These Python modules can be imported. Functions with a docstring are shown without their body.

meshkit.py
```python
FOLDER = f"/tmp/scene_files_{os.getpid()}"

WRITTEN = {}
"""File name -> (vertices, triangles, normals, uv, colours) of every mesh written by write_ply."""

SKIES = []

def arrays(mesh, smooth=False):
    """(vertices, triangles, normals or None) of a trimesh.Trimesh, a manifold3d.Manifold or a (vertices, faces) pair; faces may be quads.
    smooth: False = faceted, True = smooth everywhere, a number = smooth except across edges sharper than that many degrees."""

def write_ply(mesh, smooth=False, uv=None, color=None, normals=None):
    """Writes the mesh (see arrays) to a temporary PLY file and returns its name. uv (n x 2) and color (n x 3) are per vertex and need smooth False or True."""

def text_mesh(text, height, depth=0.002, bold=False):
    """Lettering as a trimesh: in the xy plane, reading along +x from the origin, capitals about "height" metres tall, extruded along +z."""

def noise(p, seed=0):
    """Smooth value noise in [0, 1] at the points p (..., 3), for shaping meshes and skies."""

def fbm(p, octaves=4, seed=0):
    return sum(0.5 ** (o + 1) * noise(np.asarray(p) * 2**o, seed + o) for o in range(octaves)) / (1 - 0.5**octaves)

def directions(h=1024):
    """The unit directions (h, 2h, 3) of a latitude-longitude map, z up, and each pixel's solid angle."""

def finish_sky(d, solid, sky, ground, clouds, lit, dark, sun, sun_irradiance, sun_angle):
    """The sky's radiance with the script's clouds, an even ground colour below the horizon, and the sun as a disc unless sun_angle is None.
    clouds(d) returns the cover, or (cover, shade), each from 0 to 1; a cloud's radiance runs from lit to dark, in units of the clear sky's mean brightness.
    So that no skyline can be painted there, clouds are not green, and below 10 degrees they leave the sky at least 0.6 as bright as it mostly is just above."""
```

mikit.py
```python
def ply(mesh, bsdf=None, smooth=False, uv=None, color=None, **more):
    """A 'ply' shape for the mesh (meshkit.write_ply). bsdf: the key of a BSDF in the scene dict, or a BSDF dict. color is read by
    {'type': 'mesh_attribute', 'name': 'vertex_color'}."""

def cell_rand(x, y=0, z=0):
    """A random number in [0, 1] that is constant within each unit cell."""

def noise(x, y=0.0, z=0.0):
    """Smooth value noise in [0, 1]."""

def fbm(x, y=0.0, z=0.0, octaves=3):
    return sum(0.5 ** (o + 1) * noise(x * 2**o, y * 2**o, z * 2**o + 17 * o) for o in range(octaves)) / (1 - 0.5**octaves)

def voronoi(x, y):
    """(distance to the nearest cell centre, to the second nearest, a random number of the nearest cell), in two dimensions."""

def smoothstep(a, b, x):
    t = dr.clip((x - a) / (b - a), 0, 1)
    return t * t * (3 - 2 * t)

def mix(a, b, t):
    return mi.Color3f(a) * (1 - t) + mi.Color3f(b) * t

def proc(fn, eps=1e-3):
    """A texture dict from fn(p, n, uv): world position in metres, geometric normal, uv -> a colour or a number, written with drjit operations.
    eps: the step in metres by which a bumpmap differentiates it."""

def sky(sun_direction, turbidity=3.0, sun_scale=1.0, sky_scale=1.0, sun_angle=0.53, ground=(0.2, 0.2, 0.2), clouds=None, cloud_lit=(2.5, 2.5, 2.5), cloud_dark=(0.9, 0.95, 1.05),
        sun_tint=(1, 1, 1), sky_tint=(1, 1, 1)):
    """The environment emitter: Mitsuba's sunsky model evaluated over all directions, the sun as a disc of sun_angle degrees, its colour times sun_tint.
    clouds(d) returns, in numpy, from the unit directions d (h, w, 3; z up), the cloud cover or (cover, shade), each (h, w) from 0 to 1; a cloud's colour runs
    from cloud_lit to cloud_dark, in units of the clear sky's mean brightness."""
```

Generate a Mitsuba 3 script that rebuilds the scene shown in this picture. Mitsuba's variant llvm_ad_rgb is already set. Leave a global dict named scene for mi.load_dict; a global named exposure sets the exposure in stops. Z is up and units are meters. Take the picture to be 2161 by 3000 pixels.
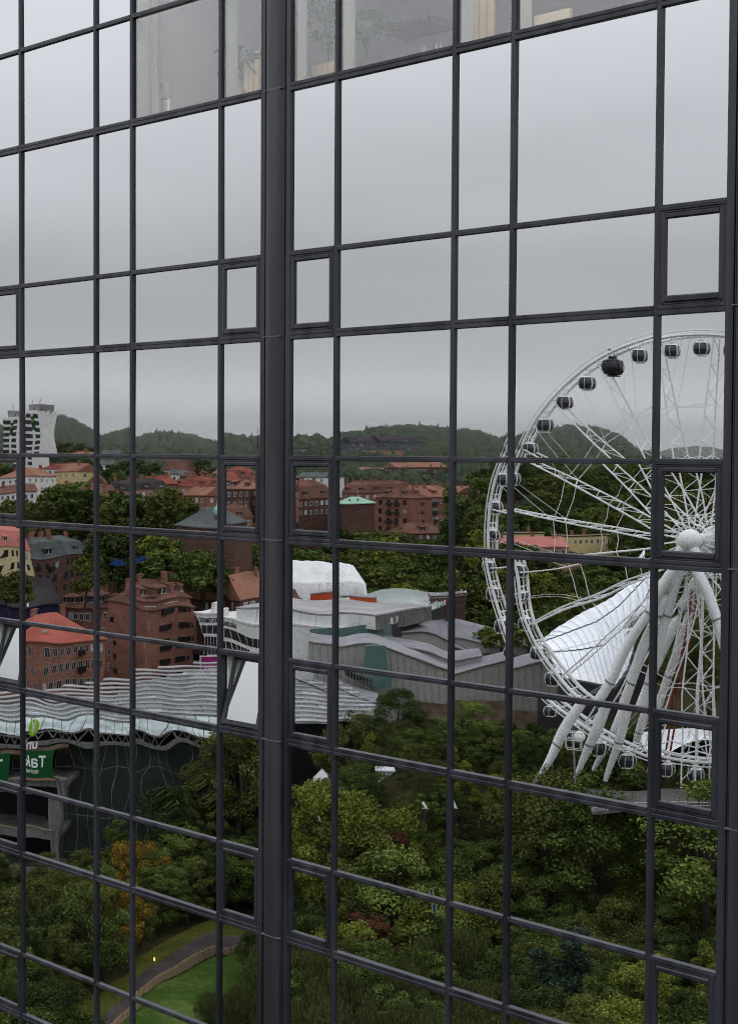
import math, random
import numpy as np
import trimesh
import drjit as dr
import mitsuba as mi
import mikit
import meshkit
from mikit import noise, fbm, mix, smoothstep, cell_rand
from trimesh.creation import box as tbox, cylinder, icosphere, extrude_polygon
from shapely.geometry import Polygon, Point, LineString

scene, labels = {}, {}
rng = np.random.default_rng(7)
T4 = mi.ScalarTransform4f

# ------------------------------------------------------------------ camera, sky, exposure
H, D, F = 70.0, 19.0, 4660.17            # eye height (m), distance to the glass facade (m), focal length in photo pixels
YAW, PITCH, ROLL = math.radians(44.27), math.radians(2.1586), math.radians(0.3442)


def basis(yaw):
    fw = np.array([-math.sin(yaw) * math.cos(PITCH), math.cos(yaw) * math.cos(PITCH), -math.sin(PITCH)])
    r = np.cross(fw, [0, 0, 1]); r /= np.linalg.norm(r)
    u = np.cross(r, fw)
    return r * math.cos(ROLL) + u * math.sin(ROLL), u * math.cos(ROLL) - r * math.sin(ROLL), fw


R_, U_, FW = basis(YAW)
EYE = np.array([0.0, -D, H])
scene['camera'] = {'type': 'perspective', 'fov': math.degrees(2 * math.atan(1080.5 / F)), 'fov_axis': 'x', 'near_clip': 0.1, 'far_clip': 20000.0,
                   'to_world': T4().look_at(origin=EYE.tolist(), target=(EYE + FW).tolist(), up=U_.tolist())}
exposure = 2.95


def cloud_deck(d):
    el = np.degrees(np.arcsin(np.clip(d[..., 2], 0, 1)))
    q = np.stack([d[..., 0] / (d[..., 2] + 0.12), d[..., 1] / (d[..., 2] + 0.12), d[..., 2] * 0], -1)
    n = meshkit.fbm(q * 0.7, 4, 3) - 0.5
    b = (1 + 2 * np.sin(np.radians(el))) / 3                      # an overcast sky: three times as bright overhead as at the horizon
    b = b + 0.26 * n * np.clip(el / 12, 0.2, 1)
    b = b + 0.065 * np.exp(-((el - 2.2 + 0.9 * n) / 0.8) ** 2) - 0.045 * np.exp(-((el - 5.2 + 2 * n) / 2.2) ** 2) - 0.09 * np.exp(-((el - 0.45) / 0.75) ** 2)
    return np.ones_like(el), np.clip(1 - (b - 0.25) / 0.75, 0, 1)


scene['sky'] = mikit.sky([0.3, -0.5, 0.7], turbidity=4, sun_scale=0.05, sun_angle=30, clouds=cloud_deck, cloud_lit=(2.76, 2.84, 3.00), cloud_dark=(0.65, 0.66, 0.67), ground=(0.08, 0.08, 0.08))

# ------------------------------------------------------------------ helpers
def P(rgb):
    return {'type': 'rgb', 'value': [float(c) for c in rgb]}


def mat(name, rgb=None, rough=0.8, fn=None, kind='diffuse', **kw):
    tex = mikit.proc(fn) if fn else P(rgb)
    if kind == 'diffuse':
        b = {'type': 'twosided', 'bsdf': {'type': 'diffuse', 'reflectance': tex}}
    else:
        b = {'type': 'twosided', 'bsdf': {'type': 'principled', 'base_color': tex, 'roughness': rough, **kw}}
    scene['mat_' + name] = b


def weather(a, b, fine=3.0, coarse=0.35, streak=0.0):
    a, b = [list(map(float, c)) for c in (a, b)]
    def fn(p, n, uv):
        t = 0.55 * noise(p.x * coarse, p.y * coarse, p.z * coarse) + 0.45 * fbm(p.x * fine, p.y * fine, p.z * fine, 2)
        if streak:
            t = t * (1 - streak) + streak * noise((p.x + p.y) * 4.0, (p.x - p.y) * 4.0, p.z * 0.25)
        return mix(a, b, smoothstep(0.25, 0.75, t))
    return fn


def bricky(a, b):
    a, b = [list(map(float, c)) for c in (a, b)]
    def fn(p, n, uv):
        row = dr.floor(p.z * 6.0)
        t = cell_rand(dr.floor((p.x + p.y * 1.3) * 2.5 + row * 0.5), row, 3) * 0.5 + 0.5 * fbm(p.x * 0.4, p.y * 0.4, p.z * 0.4, 3)
        return mix(a, b, smoothstep(0.2, 0.8, t))
    return fn


def ribbed(a, b, per=1.5):
    a, b = [list(map(float, c)) for c in (a, b)]
    def fn(p, n, uv):
        t = 0.5 * smoothstep(0.42, 0.5, dr.abs((p.x - p.y) * per - dr.floor((p.x - p.y) * per) - 0.5)) + 0.5 * fbm(p.x * 0.5, p.y * 0.5, p.z * 0.5, 3)
        return mix(a, b, t)
    return fn


def leafy(a, b, c):
    a, b, c = [list(map(float, x)) for x in (a, b, c)]
    def fn(p, n, uv):
        t = noise(p.x * 0.33, p.y * 0.33, p.z * 0.33)
        s = cell_rand(dr.floor(p.x * 3.1), dr.floor(p.y * 3.1), dr.floor(p.z * 3.1))
        k = mix(a, b, smoothstep(0.25, 0.75, t))
        return k * (0.6 + 0.8 * s) * (1 - smoothstep(0.86, 1.0, s)) + mi.Color3f(c) * smoothstep(0.86, 1.0, s)
    return fn


LEAF = {'dark': ((0.034, 0.05, 0.016), (0.052, 0.076, 0.024), (0.1, 0.12, 0.04)), 'green': ((0.064, 0.092, 0.024), (0.098, 0.138, 0.036), (0.17, 0.2, 0.06)), 'bright': ((0.12, 0.165, 0.038), (0.165, 0.22, 0.052), (0.25, 0.29, 0.09)), 'olive': ((.072, .088, .026), (.110, .126, .034), (.18, .18, .05)), 'yellow': ((.125, .150, .030), (.185, .205, .040), (.26, .25, .05)), 'orange': ((.22, .125, .026), (.29, .18, .032), (.17, .18, .04)), 'red': ((0.1, 0.04, 0.026), (0.14, 0.065, 0.038), (0.09, 0.08, 0.035)), 'blue': ((0.03, 0.048, 0.034), (0.048, 0.072, 0.05), (0.07, 0.1, 0.07)), 'willow': ((0.066, 0.08, 0.028), (0.098, 0.115, 0.04), (0.15, 0.16, 0.065))}
for k, v in LEAF.items():
    mat('leaf_' + k, fn=leafy(*v))
mat('forest', fn=leafy((.042, .058, .036), (.064, .082, .050), (.085, .10, .056)))
mat('bark', (.06, .05, .04))
mat('frame', fn=weather((.010, .011, .017), (.031, .032, .044), 2.0, .5, .6), kind='principled', rough=.34, specular=.4)
mat('frame_edge', (.05, .055, .065), kind='principled', rough=.3, specular=.6)
mat('column', fn=weather((.018, .018, .023), (.036, .036, .043), 1.2, .3, .7), kind='principled', rough=.42, specular=.4)
mat('joint', (.10, .10, .12), kind='principled', rough=.4)
scene['mat_mirror'] = {'type': 'conductor', 'material': 'none', 'specular_reflectance': P((.60, .615, .63))}
scene['mat_clear'] = {'type': 'thindielectric', 'int_ior': 1.9}
mat('white_steel', fn=weather((.72, .73, .73), (.84, .84, .83), .5, .2), kind='principled', rough=.4, specular=.4)
mat('white', fn=weather((.62, .62, .60), (.76, .76, .73), 1.0, .2, .4))
mat('cream', fn=weather((.52, .43, .25), (.60, .50, .31), 1.0, .2, .3))
mat('yellow_wall', fn=weather((.55, .46, .22), (.62, .52, .28), 1.0, .2, .3))
mat('brick', fn=bricky((.19, .092, .068), (.30, .148, .108)))
mat('brick_dark', fn=bricky((.085, .050, .042), (.14, .082, .068)))
mat('brick_pale', fn=bricky((.30, .16, .11), (.38, .21, .15)))
mat('roof_red', fn=weather((.18, .062, .048), (.26, .088, .068), 3, .3))
mat('roof_orange', fn=weather((.22, .11, .078), (.31, .155, .112), 3, .3))
mat('roof_bright', fn=weather((.30, .090, .068), (.40, .125, .095), 3, .3))
mat('roof_pink', fn=weather((.42, .15, .13), (.50, .20, .17), 3, .3))
mat('roof_brown', fn=weather((.11, .062, .048), (.18, .095, .072), 3, .3))
mat('roof_dark', fn=weather((.035, .032, .034), (.065, .058, .058), 3, .3))
mat('roof_slate', fn=weather((.08, .09, .09), (.13, .14, .14), 2, .3))
mat('copper', fn=weather((.22, .42, .32), (.34, .52, .40), 1, .3, .4))
mat('win_white', (.72, .72, .70))
mat('win_grey', (.34, .32, .30)); mat('win_dark', (.05, .045, .045))
mat('glass_dark', (.02, .023, .026), kind='principled', rough=.06, specular=.8)
mat('glass_teal', (.10, .17, .16), kind='principled', rough=.12, specular=.7)
mat('glass_roof', fn=lambda p, n, uv: mix([.24, .29, .29], [.46, .52, .51], cell_rand(dr.floor(p.x * .5), dr.floor(p.y * .5), dr.floor(p.z * 1.5))), kind='principled', rough=.18, specular=.6)
mat('roof_clad', fn=weather((.17, .165, .165), (.28, .265, .265), .6, .2), kind='principled', rough=.5)
mat('glass_green', (.060, .078, .070), kind='principled', rough=.04, specular=.9, metallic=.5)
mat('concrete', fn=weather((.10, .098, .095), (.19, .185, .175), 1.0, .3, .5))
mat('grey_clad', fn=ribbed((.30, .30, .27), (.40, .40, .37)))
mat('felt', fn=weather((.13, .125, .145), (.22, .21, .23), .5, .12), kind='principled', rough=.45, specular=.4)
mat('membrane', fn=weather((.78, .80, .83), (.86, .87, .89), 1, .2), kind='principled', rough=.5)
mat('membrane_rib', (.50, .53, .60))
mat('tarp', fn=weather((.66, .66, .66), (.82, .82, .82), 1.5, .5, .3))
mat('container', fn=ribbed((.42, .07, .03), (.52, .10, .045), 1.0))
mat('purple', (.30, .03, .16)); mat('sign_green', (.015, .085, .030)); mat('leaf_logo', (.30, .52, .05)); mat('letter', (.85, .85, .82)); mat('letter_dark', (.02, .02, .02))
mat('blue', (.012, .030, .085)); mat('navy', (.030, .027, .065)); mat('kiosk_blue', (.01, .16, .42)); mat('wood', fn=weather((.30, .22, .13), (.42, .32, .20), 4, .8, .5)); mat('wood_dark', fn=weather((.055, .04, .03), (.10, .075, .055), 3, .6))
mat('gondola_glass', (.034, .034, .038), kind='principled', rough=.1, specular=.6)
mat('black', (.014, .014, .016), kind='principled', rough=.3)
mat('rust', (.22, .06, .04))
mat('curtain', (.50, .47, .45)); mat('room_wall', (.62, .62, .64)); mat('room_floor', (.20, .17, .14)); mat('jamb', (.62, .68, .60)); mat('card', (.72, .64, .46))
mat('crate', fn=weather((.52, .40, .24), (.68, .55, .36), 6, 1.5, .5))
mat('houseplant', (.05, .13, .05))
mat('asphalt', fn=weather((.055, .045, .045), (.085, .072, .070), 2, .3))
mat('lawn', fn=weather((.040, .074, .016), (.092, .135, .034), 1.6, .22))
mat('rough_grass', fn=weather((.045, .058, .014), (.085, .095, .022), 2.5, .25))
mat('earth', fn=weather((.030, .030, .016), (.055, .048, .026), 1.5, .15))
mat('water_roof', (.35, .38, .38), kind='principled', rough=.15)


def cat(ms):
    ms = [m for m in ms if m is not None]
    return trimesh.util.concatenate(ms) if len(ms) > 1 else ms[0]


def bx(x0, x1, y0, y1, z0, z1):
    m = tbox((abs(x1 - x0), abs(y1 - y0), abs(z1 - z0))); m.apply_translation(((x0 + x1) / 2, (y0 + y1) / 2, (z0 + z1) / 2)); return m


def bevel_bar(x0, x1, y0, y1, z0, z1, c, along):
    """a bar whose two front long edges (towards -y) are chamfered"""
    if along == 'z':
        poly = Polygon([(x0, y1), (x0, y0 + c), (x0 + c, y0), (x1 - c, y0), (x1, y0 + c), (x1, y1)])
        m = extrude_polygon(poly, z1 - z0, engine='earcut'); m.apply_translation((0, 0, z0)); return m
    poly = Polygon([(y1, z0), (y0 + c, z0), (y0, z0 + c), (y0, z1 - c), (y0 + c, z1), (y1, z1)])
    m = extrude_polygon(poly, x1 - x0, engine='earcut')      # (y, z, x)
    m.vertices = m.vertices[:, [2, 0, 1]]; m.apply_translation((x0, 0, 0)); return m


def tube(pts, r, n=6, cap=False):
    p = np.asarray(pts, float)
    rr = np.broadcast_to(r, (len(p),))
    t = np.gradient(p, axis=0); t /= np.linalg.norm(t, axis=1, keepdims=True) + 1e-12
    a = np.cross(t, np.where(np.abs(t[:, 2:]) < .9, [0, 0, 1.0], [1.0, 0, 0])); a /= np.linalg.norm(a, axis=1, keepdims=True)
    b = np.cross(t, a); g = np.arange(n) * 2 * np.pi / n
    v = p[:, None] + rr[:, None, None] * (np.cos(g)[None, :, None] * a[:, None] + np.sin(g)[None, :, None] * b[:, None])
    i, j = np.meshgrid(np.arange(len(p) - 1), np.arange(n), indexing='ij')
    q = np.stack([i * n + j, i * n + (j + 1) % n, (i + 1) * n + (j + 1) % n, (i + 1) * n + j], -1).reshape(-1, 4)
    return trimesh.Trimesh(v.reshape(-1, 3), np.vstack([q[:, [0, 1, 2]], q[:, [0, 2, 3]]]), process=False)


def num(name):
    if name not in scene and name not in taken:
        taken.add(name); return name
    k = counts.get(name, 0) + 1
    counts[name] = k
    n = f'{name}_{k:03d}'
    taken.add(n)
    return n


taken, counts = set(), {}


def put(name, mesh, m, parent=None, smooth=False, city=True, exact=False):
    key = name if exact else num((parent + '__' if parent else '') + name)
    if city:
        mesh = trimesh.Trimesh(to_world(mesh.vertices), np.asarray(mesh.faces)[:, ::-1], process=False)
    scene[key] = mikit.ply(mesh, 'mat_' + m, smooth=smooth)
    return key


def thing(name, label, cat_, group=None):
    key = num(name)
    labels[key] = {'label': label, 'category': cat_}
    if group:
        labels[key]['group'] = group
    return key


def say(key, label=None, cat_=None, group=None, kind=None):
    labels[key] = {k: v for k, v in (('label', label), ('category', cat_), ('group', group), ('kind', kind)) if v}


# The city lies in front of the facade, behind and beside the camera, and shows only as the facade's reflection. It is written in the frame (s, d, z) of the
# reflected eye: s metres to its right, d metres ahead, z up; to_world mirrors it over the facade (the plane y = 0) to where it really stands.
RV, _, _ = basis(0.0)
SD = np.array([[math.cos(YAW), -math.sin(YAW)], [math.sin(YAW), math.cos(YAW)]])     # (s, d) -> (x, y)


def to_world(v):
    v = np.asarray(v, float)
    xy = v[:, :2] @ SD.T
    return np.column_stack([xy[:, 0], -(xy[:, 1] - D), v[:, 2]])


R0, U0, F0 = basis(0.0)


def at(x, y, d):
    """the point of the (s, d, z) frame seen at photo pixel (x, y), d metres ahead"""
    q = F0 * F + R0 * (x - 1080.5) - U0 * (y - 1500)
    q = q * (d / q[1])
    return np.array([q[0], q[1], q[2] + H])


def sx(x, d):
    return at(x, 1500, d)[0]


def zy(x, y, d):
    return at(x, y, d)[2]


def sstep(a, b, x):
    t = np.clip((np.asarray(x, float) - a) / (b - a), 0, 1); return t * t * (3 - 2 * t)


# ------------------------------------------------------------------ the glass tower
A_, B_, X0, C_ = 0.13891 * D, 0.0625 * D, -1.5181 * D, 0.15937 * D
COLW = C_ - 2 * B_
BAY = 3 * B_ + 2 * A_ + COLW
ZT = (np.array([0.572, 0.4415, 0.33392, 0.18209, 0.10667, -0.00577, -0.0824, -0.19361, -0.27029, -0.38110, -0.45589, -0.56998, -0.64034, -0.7525, -0.827]) * D + H)
THICK = {0, 2, 4, 6, 8, 10, 12, 14}
tower = thing('glass_tower', 'dark gridded glass tower filling the view, its mirror panes reflecting the city', 'building')
ZLO, ZHI = ZT[-1], ZT[0]
bay_left = X0 - B_                        # left edge of the bay that starts with the narrow pane left of the first mullion
bays = [(bay_left - BAY, 3, 5), (bay_left, 0, 5), (bay_left + BAY, 0, 5), (bay_left + 2 * BAY, 0, 2)]


def pane_mesh(x0, x1, z0, z1, y, seed, tilt=(0, 0), wav=1.0, edge=1.0):
    """a pane of glass as hung: out of true by fractions of a millimetre (slopes of a few thousandths), a little rolled in at its edges"""
    w, h = x1 - x0, z1 - z0
    nx, nz = max(10, int(w / .09)), max(10, int(h / .09))
    X, Z = np.meshgrid(np.linspace(0, w, nx + 1), np.linspace(0, h, nz + 1), indexing='ij')
    r = np.random.default_rng(seed)
    g = np.zeros_like(X)
    for _ in range(5):
        lx, lz = r.uniform(1.3, 3.2), r.uniform(1.1, 2.6)
        a = r.uniform(-1, 1)
        g += .00016 * wav * a * np.sin(2 * np.pi * X / lx + r.uniform(0, 6)) * np.sin(2 * np.pi * Z / lz + r.uniform(0, 6))
    for e, s in ((Z, r.uniform(.2, 1)), (h - Z, r.uniform(.2, 1)), (X, r.uniform(.1, .6)), (w - X, r.uniform(.1, .6))):
        g += .00045 * edge * s * np.exp(-e / .16)
    g += tilt[0] * (X - w / 2) + tilt[1] * (Z - h / 2)
    V = np.stack([X + x0, y + g, Z + z0], -1).reshape(-1, 3)
    i, j = np.meshgrid(np.arange(nx), np.arange(nz), indexing='ij')
    k = i * (nz + 1) + j
    q = np.stack([k, k + nz + 1, k + nz + 2, k + 1], -1).reshape(-1, 4)
    return trimesh.Trimesh(V, np.vstack([q[:, [0, 1, 2]], q[:, [0, 2, 3]]]), process=False)


TILT = {(1, 0, 4): (.004, .0), (1, 0, 8): (.0155, 0), (2, 2, 4): (.004, .0004), (2, 2, 5): (.0045, .0005), (2, 2, 6): (.005, 0), (2, 3, 6): (-.004, 0)}                                  # (bay, column, row): slopes of panes that hang visibly out of true
def frame_part(n, m, mt='frame'):
    return put(n, m, mt, tower, city=False)


def ring(x0, x1, z0, z1, w, wb, y0, y1, c=.015):
    return cat([bevel_bar(x0, x0 + w, y0, y1, z0, z1, c, 'z'), bevel_bar(x1 - w, x1, y0, y1, z0, z1, c, 'z'),
                bevel_bar(x0 + w, x1 - w, y0 + .003, y1, z0, z0 + wb, c, 'x'), bevel_bar(x0 + w, x1 - w, y0 + .003, y1, z1 - w, z1, c, 'x')])


GY, MW, TH, TN, JW = 0.048, 0.041, 0.070, 0.043, 0.060                      # glass plane, half width of a mullion
OPEN = {(1, 0, 7): 1, (1, 4, 7): 1}        # (bay, column, row) of the two vents tilted open
for bi, (bl, c0, c1) in enumerate(bays):
    edges = np.cumsum([0, B_, A_, B_, A_, B_]) + bl
    for ci in range(6):
        if ci < c0 or ci > c1:
            continue
        x = edges[ci]
        if 0 < ci < 5:
            frame_part('mullion', cat([bevel_bar(x - MW, x + MW, -.006, .13, ZLO, ZHI, .008, 'z'), bevel_bar(x - .013, x + .013, -.014, -.005, ZLO, ZHI, .003, 'z')]))
        else:                               # the stepped jamb that meets the column cladding
            s = 1 if ci == 0 else -1
            frame_part('jamb', cat([bevel_bar(x - JW, x + JW, -.012, .16, ZLO, ZHI, .01, 'z'), bx(x - s * (JW + .012) - .012, x - s * (JW + .012) + .012, -.034, .1, ZLO, ZHI), bx(x - s * (JW + .05) - .008, x - s * (JW + .05) + .008, -.024, .1, ZLO, ZHI)]))
    for ri, z in enumerate(ZT):
        for ci in range(c0, c1):
            xa, xb = edges[ci], edges[ci + 1]
            xa += MW if ci else JW; xb -= MW if ci < 4 else JW
            if ri in THICK:
                m = cat([bevel_bar(xa, xb, -.012, .13, z + .006, z + TH, .008, 'x'), bevel_bar(xa, xb, -.010, .13, z - TH, z - .006, .008, 'x'), bx(xa, xb, .004, .12, z - .01, z + .01)])
            else:
                m = cat([bevel_bar(xa, xb, -.008, .13, z - TN, z + TN, .008, 'x'), bevel_bar(xa, xb, -.016, -.007, z - .012, z + .012, .003, 'x')])
            frame_part('transom', m)
    for ri in range(len(ZT) - 1):
        zt, zb = ZT[ri], ZT[ri + 1]
        zt -= TH if ri in THICK else TN
        zb += TH if ri + 1 in THICK else TN
        for ci in range(c0, c1):
            xa, xb = edges[ci], edges[ci + 1]
            xa += MW if ci else JW; xb -= MW if ci < 4 else JW
            clear = ri <= 1 and (bi, ci) >= (1, 3)
            seed = bi * 1000 + ci * 100 + ri
            vent = ri >= 3 and ri % 2 == 1 and ci in (0, 4)
            low = .9 if ri < 4 else (1.0 if ri == 4 else 1.2 if ri == 5 else 2.7 if ri in (6, 8) else 1.8 if ri == 7 else 1.6)
            if bi == 2:
                low *= .6
            if (bi, ci, ri) == (1, 1, 6):
                low = 1.3
            tl = TILT.get((bi, ci, ri), tuple(rng.normal(0, .0015, 2)))
            m_ = 'clear' if clear else 'mirror'
            if vent:
                frame_part('vent_casing', ring(xa + .004, xb - .004, zb + .004, zt - .004, .026, .026, -.004, .12, .006))
                sw, sb = .080, .098
                va, vb, vl, vh = xa + .033, xb - .033, zb + .033, zt - .033
                sash = ring(va, vb, vl, vh, sw, sb, -.018, .09, .018)
                glass = pane_mesh(va + sw - .01, vb - sw + .01, vl + sb - .01, vh - sw + .01, .03, seed, (0, 0) if (bi, ci, ri) in OPEN else tl, low * .7)
                hook = cat([bx(va + .02, va + .06, -.026, -.012, vl + .01, vl + .03), bx(vb - .06, vb - .02, -.026, -.012, vl + .01, vl + .03)])
                if (bi, ci, ri) in OPEN:
                    a = math.radians(13.5)
                    for q in (sash, glass, hook):
                        q.apply_transform(trimesh.transformations.rotation_matrix(-a, [1, 0, 0], [0, .05, vl + .02]))
                    frame_part('reveal', cat([bx(xa + .055, xa + .075, .13, .42, zb + .05, zt - .05), bx(xb - .075, xb - .055, .13, .42, zb + .05, zt - .05)]), 'jamb')
                    frame_part('opening', bx(xa, xb, .6, .62, zb, zt), 'black')
                vk = num(tower + '__vent_window')
                labels[vk] = {'label': 'vent window tilted open, its glass white with sky'} if (bi, ci, ri) in OPEN else {}
                if not labels[vk]:
                    del labels[vk]
                scene[vk] = mikit.ply(cat([sash, hook]), 'mat_frame')
                scene[vk + '__pane'] = mikit.ply(glass, 'mat_mirror', smooth=True)
            else:
                frame_part('pane', pane_mesh(xa - .005, xb + .005, zb - .005, zt + .005, GY, seed, tl, low), m_) if clear else scene.__setitem__(num(tower + '__pane'), mikit.ply(pane_mesh(xa - .005, xb + .005, zb - .005, zt + .005, GY, seed, tl, low), 'mat_mirror', smooth=True))
# clad columns between the bays, jointed at every floor
for bl in (bay_left, bay_left + BAY, bay_left + 2 * BAY):
    c = bl - COLW / 2
    hw = COLW / 2 - .115
    th = np.linspace(-1, 1, 15)
    prof = [(c + hw * t, -.012 - .06 * math.sqrt(max(0, 1 - abs(t) ** 3))) for t in th]
    poly = Polygon([(c - hw, .15)] + prof + [(c + hw, .15)])
    zs = [ZLO] + [ZT[k] for k in (12, 10, 8, 6, 4, 2)] + [ZHI]
    for z0, z1 in zip(zs[:-1], zs[1:]):
        m = extrude_polygon(poly, z1 - z0 - .014, engine='earcut'); m.apply_translation((0, 0, z0 + .007))
        scene[num(tower + '__column_cladding')] = mikit.ply(m, 'mat_column', smooth=25)
    frame_part('column_joint', cat([bx(c - hw - .03, c + hw + .03, -.079, .1, z - .007, z + .007) for z in zs[1:-1]]), 'joint')
    frame_part('column_flank', cat([bx(c - COLW / 2 + .07, c - hw - .004, .01, .14, ZLO, ZHI), bx(c + hw + .004, c + COLW / 2 - .07, .01, .14, ZLO, ZHI)]))
XL, XR = bay_left - BAY + 3 * 0 + B_ * 2 + A_, bay_left + 2 * BAY + B_ + A_
ZF = ZT[2]
frame_part('core', cat([bx(XL, XR, .66, 14, 0, ZF - .3), bx(XL, XR, .2, 14, ZF - .28, ZF - .03), bx(XL, XR, .2, 14, ZT[0] + .01, ZT[0] + 3), bx(XL, XR, .05, .66, 0, ZLO - .12)]), 'black')
# the restaurant floor behind the clear panes
room = thing('restaurant_room', 'grey dining room behind the clear panes along the top of the facade', 'room')
labels[room]['kind'] = 'structure'
put('floor', bx(XL, XR, .25, 13.5, ZF - .02, ZF + .03), 'room_floor', room, city=False)
put('back_wall', bx(XL, XR, 7.0, 7.2, ZF + .03, ZT[0]), 'room_wall', room, city=False)
put('side_wall', bx(bay_left + B_ * 2 + A_ - .1, bay_left + B_ * 2 + A_ - .02, .3, 7.0, ZF + .03, ZT[0]), 'room_wall', room, city=False)
put('ceiling', bx(XL, XR, .22, 7.0, ZT[0] - .35, ZT[0] - .3), 'room_wall', room, city=False)
for bi, (bl, c0, c1) in enumerate(bays[1:], 1):
    edges = np.cumsum([0, B_, A_, B_, A_, B_]) + bl
    for ci in range(6):
        if (bi, ci) >= (1, 3) and ci <= c1:
            put('window_jamb', bx(edges[ci] - .04, edges[ci] + .04, .135, .40, ZF + .03, ZT[0] - .35), 'jamb', room, city=False)


def look(x, y, dy):
    """point behind the glass plane by dy metres, seen directly at photo pixel (x, y)"""
    q = FW * F + R_ * (x - 1080.5) - U_ * (y - 1500)
    return EYE + q * ((D + dy) / q[1])


def room_box(name, label, c_, px, py0, py1, dy, wpx, depth, m, extra=None):
    p, q = look(px - wpx / 2, py1, dy), look(px + wpx / 2, py0, dy)
    k = thing(name, label, c_)
    z0 = max(p[2], ZF + .03)
    put('body', bx(p[0], q[0], dy, dy + depth, z0, q[2]), m, k, city=False)
    return k, p[0], q[0], z0, q[2]


def crate(label, px, py0, py1, dy, wpx, depth=.4):
    p, q = look(px - wpx / 2, py1, dy), look(px + wpx / 2, py0, dy)
    k = thing('wooden_crate', label, 'crate')
    x0, x1, z0, z1 = p[0], q[0], max(p[2], ZF + .03), q[2]
    n = max(2, int((x1 - x0) / .14))
    for i in range(n):
        a, b = x0 + (x1 - x0) * i / n, x0 + (x1 - x0) * (i + 1) / n
        put('plank', bx(a + .006, b - .006, dy, dy + .02, z0, z1), 'crate', k, city=False)
        put('plank', bx(a + .006, b - .006, dy + depth - .02, dy + depth, z0, z1), 'crate', k, city=False)
    put('side', cat([bx(x0 + .004, x0 + .024, dy + .021, dy + depth - .021, z0, z1), bx(x1 - .024, x1 - .004, dy + .021, dy + depth - .021, z0, z1)]), 'crate', k, city=False)
    put('base', bx(x0 + .026, x1 - .026, dy + .021, dy + depth - .021, z0 + .05, z0 + .1), 'crate', k, city=False)
    return (x0 + x1) / 2, z1


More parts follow.
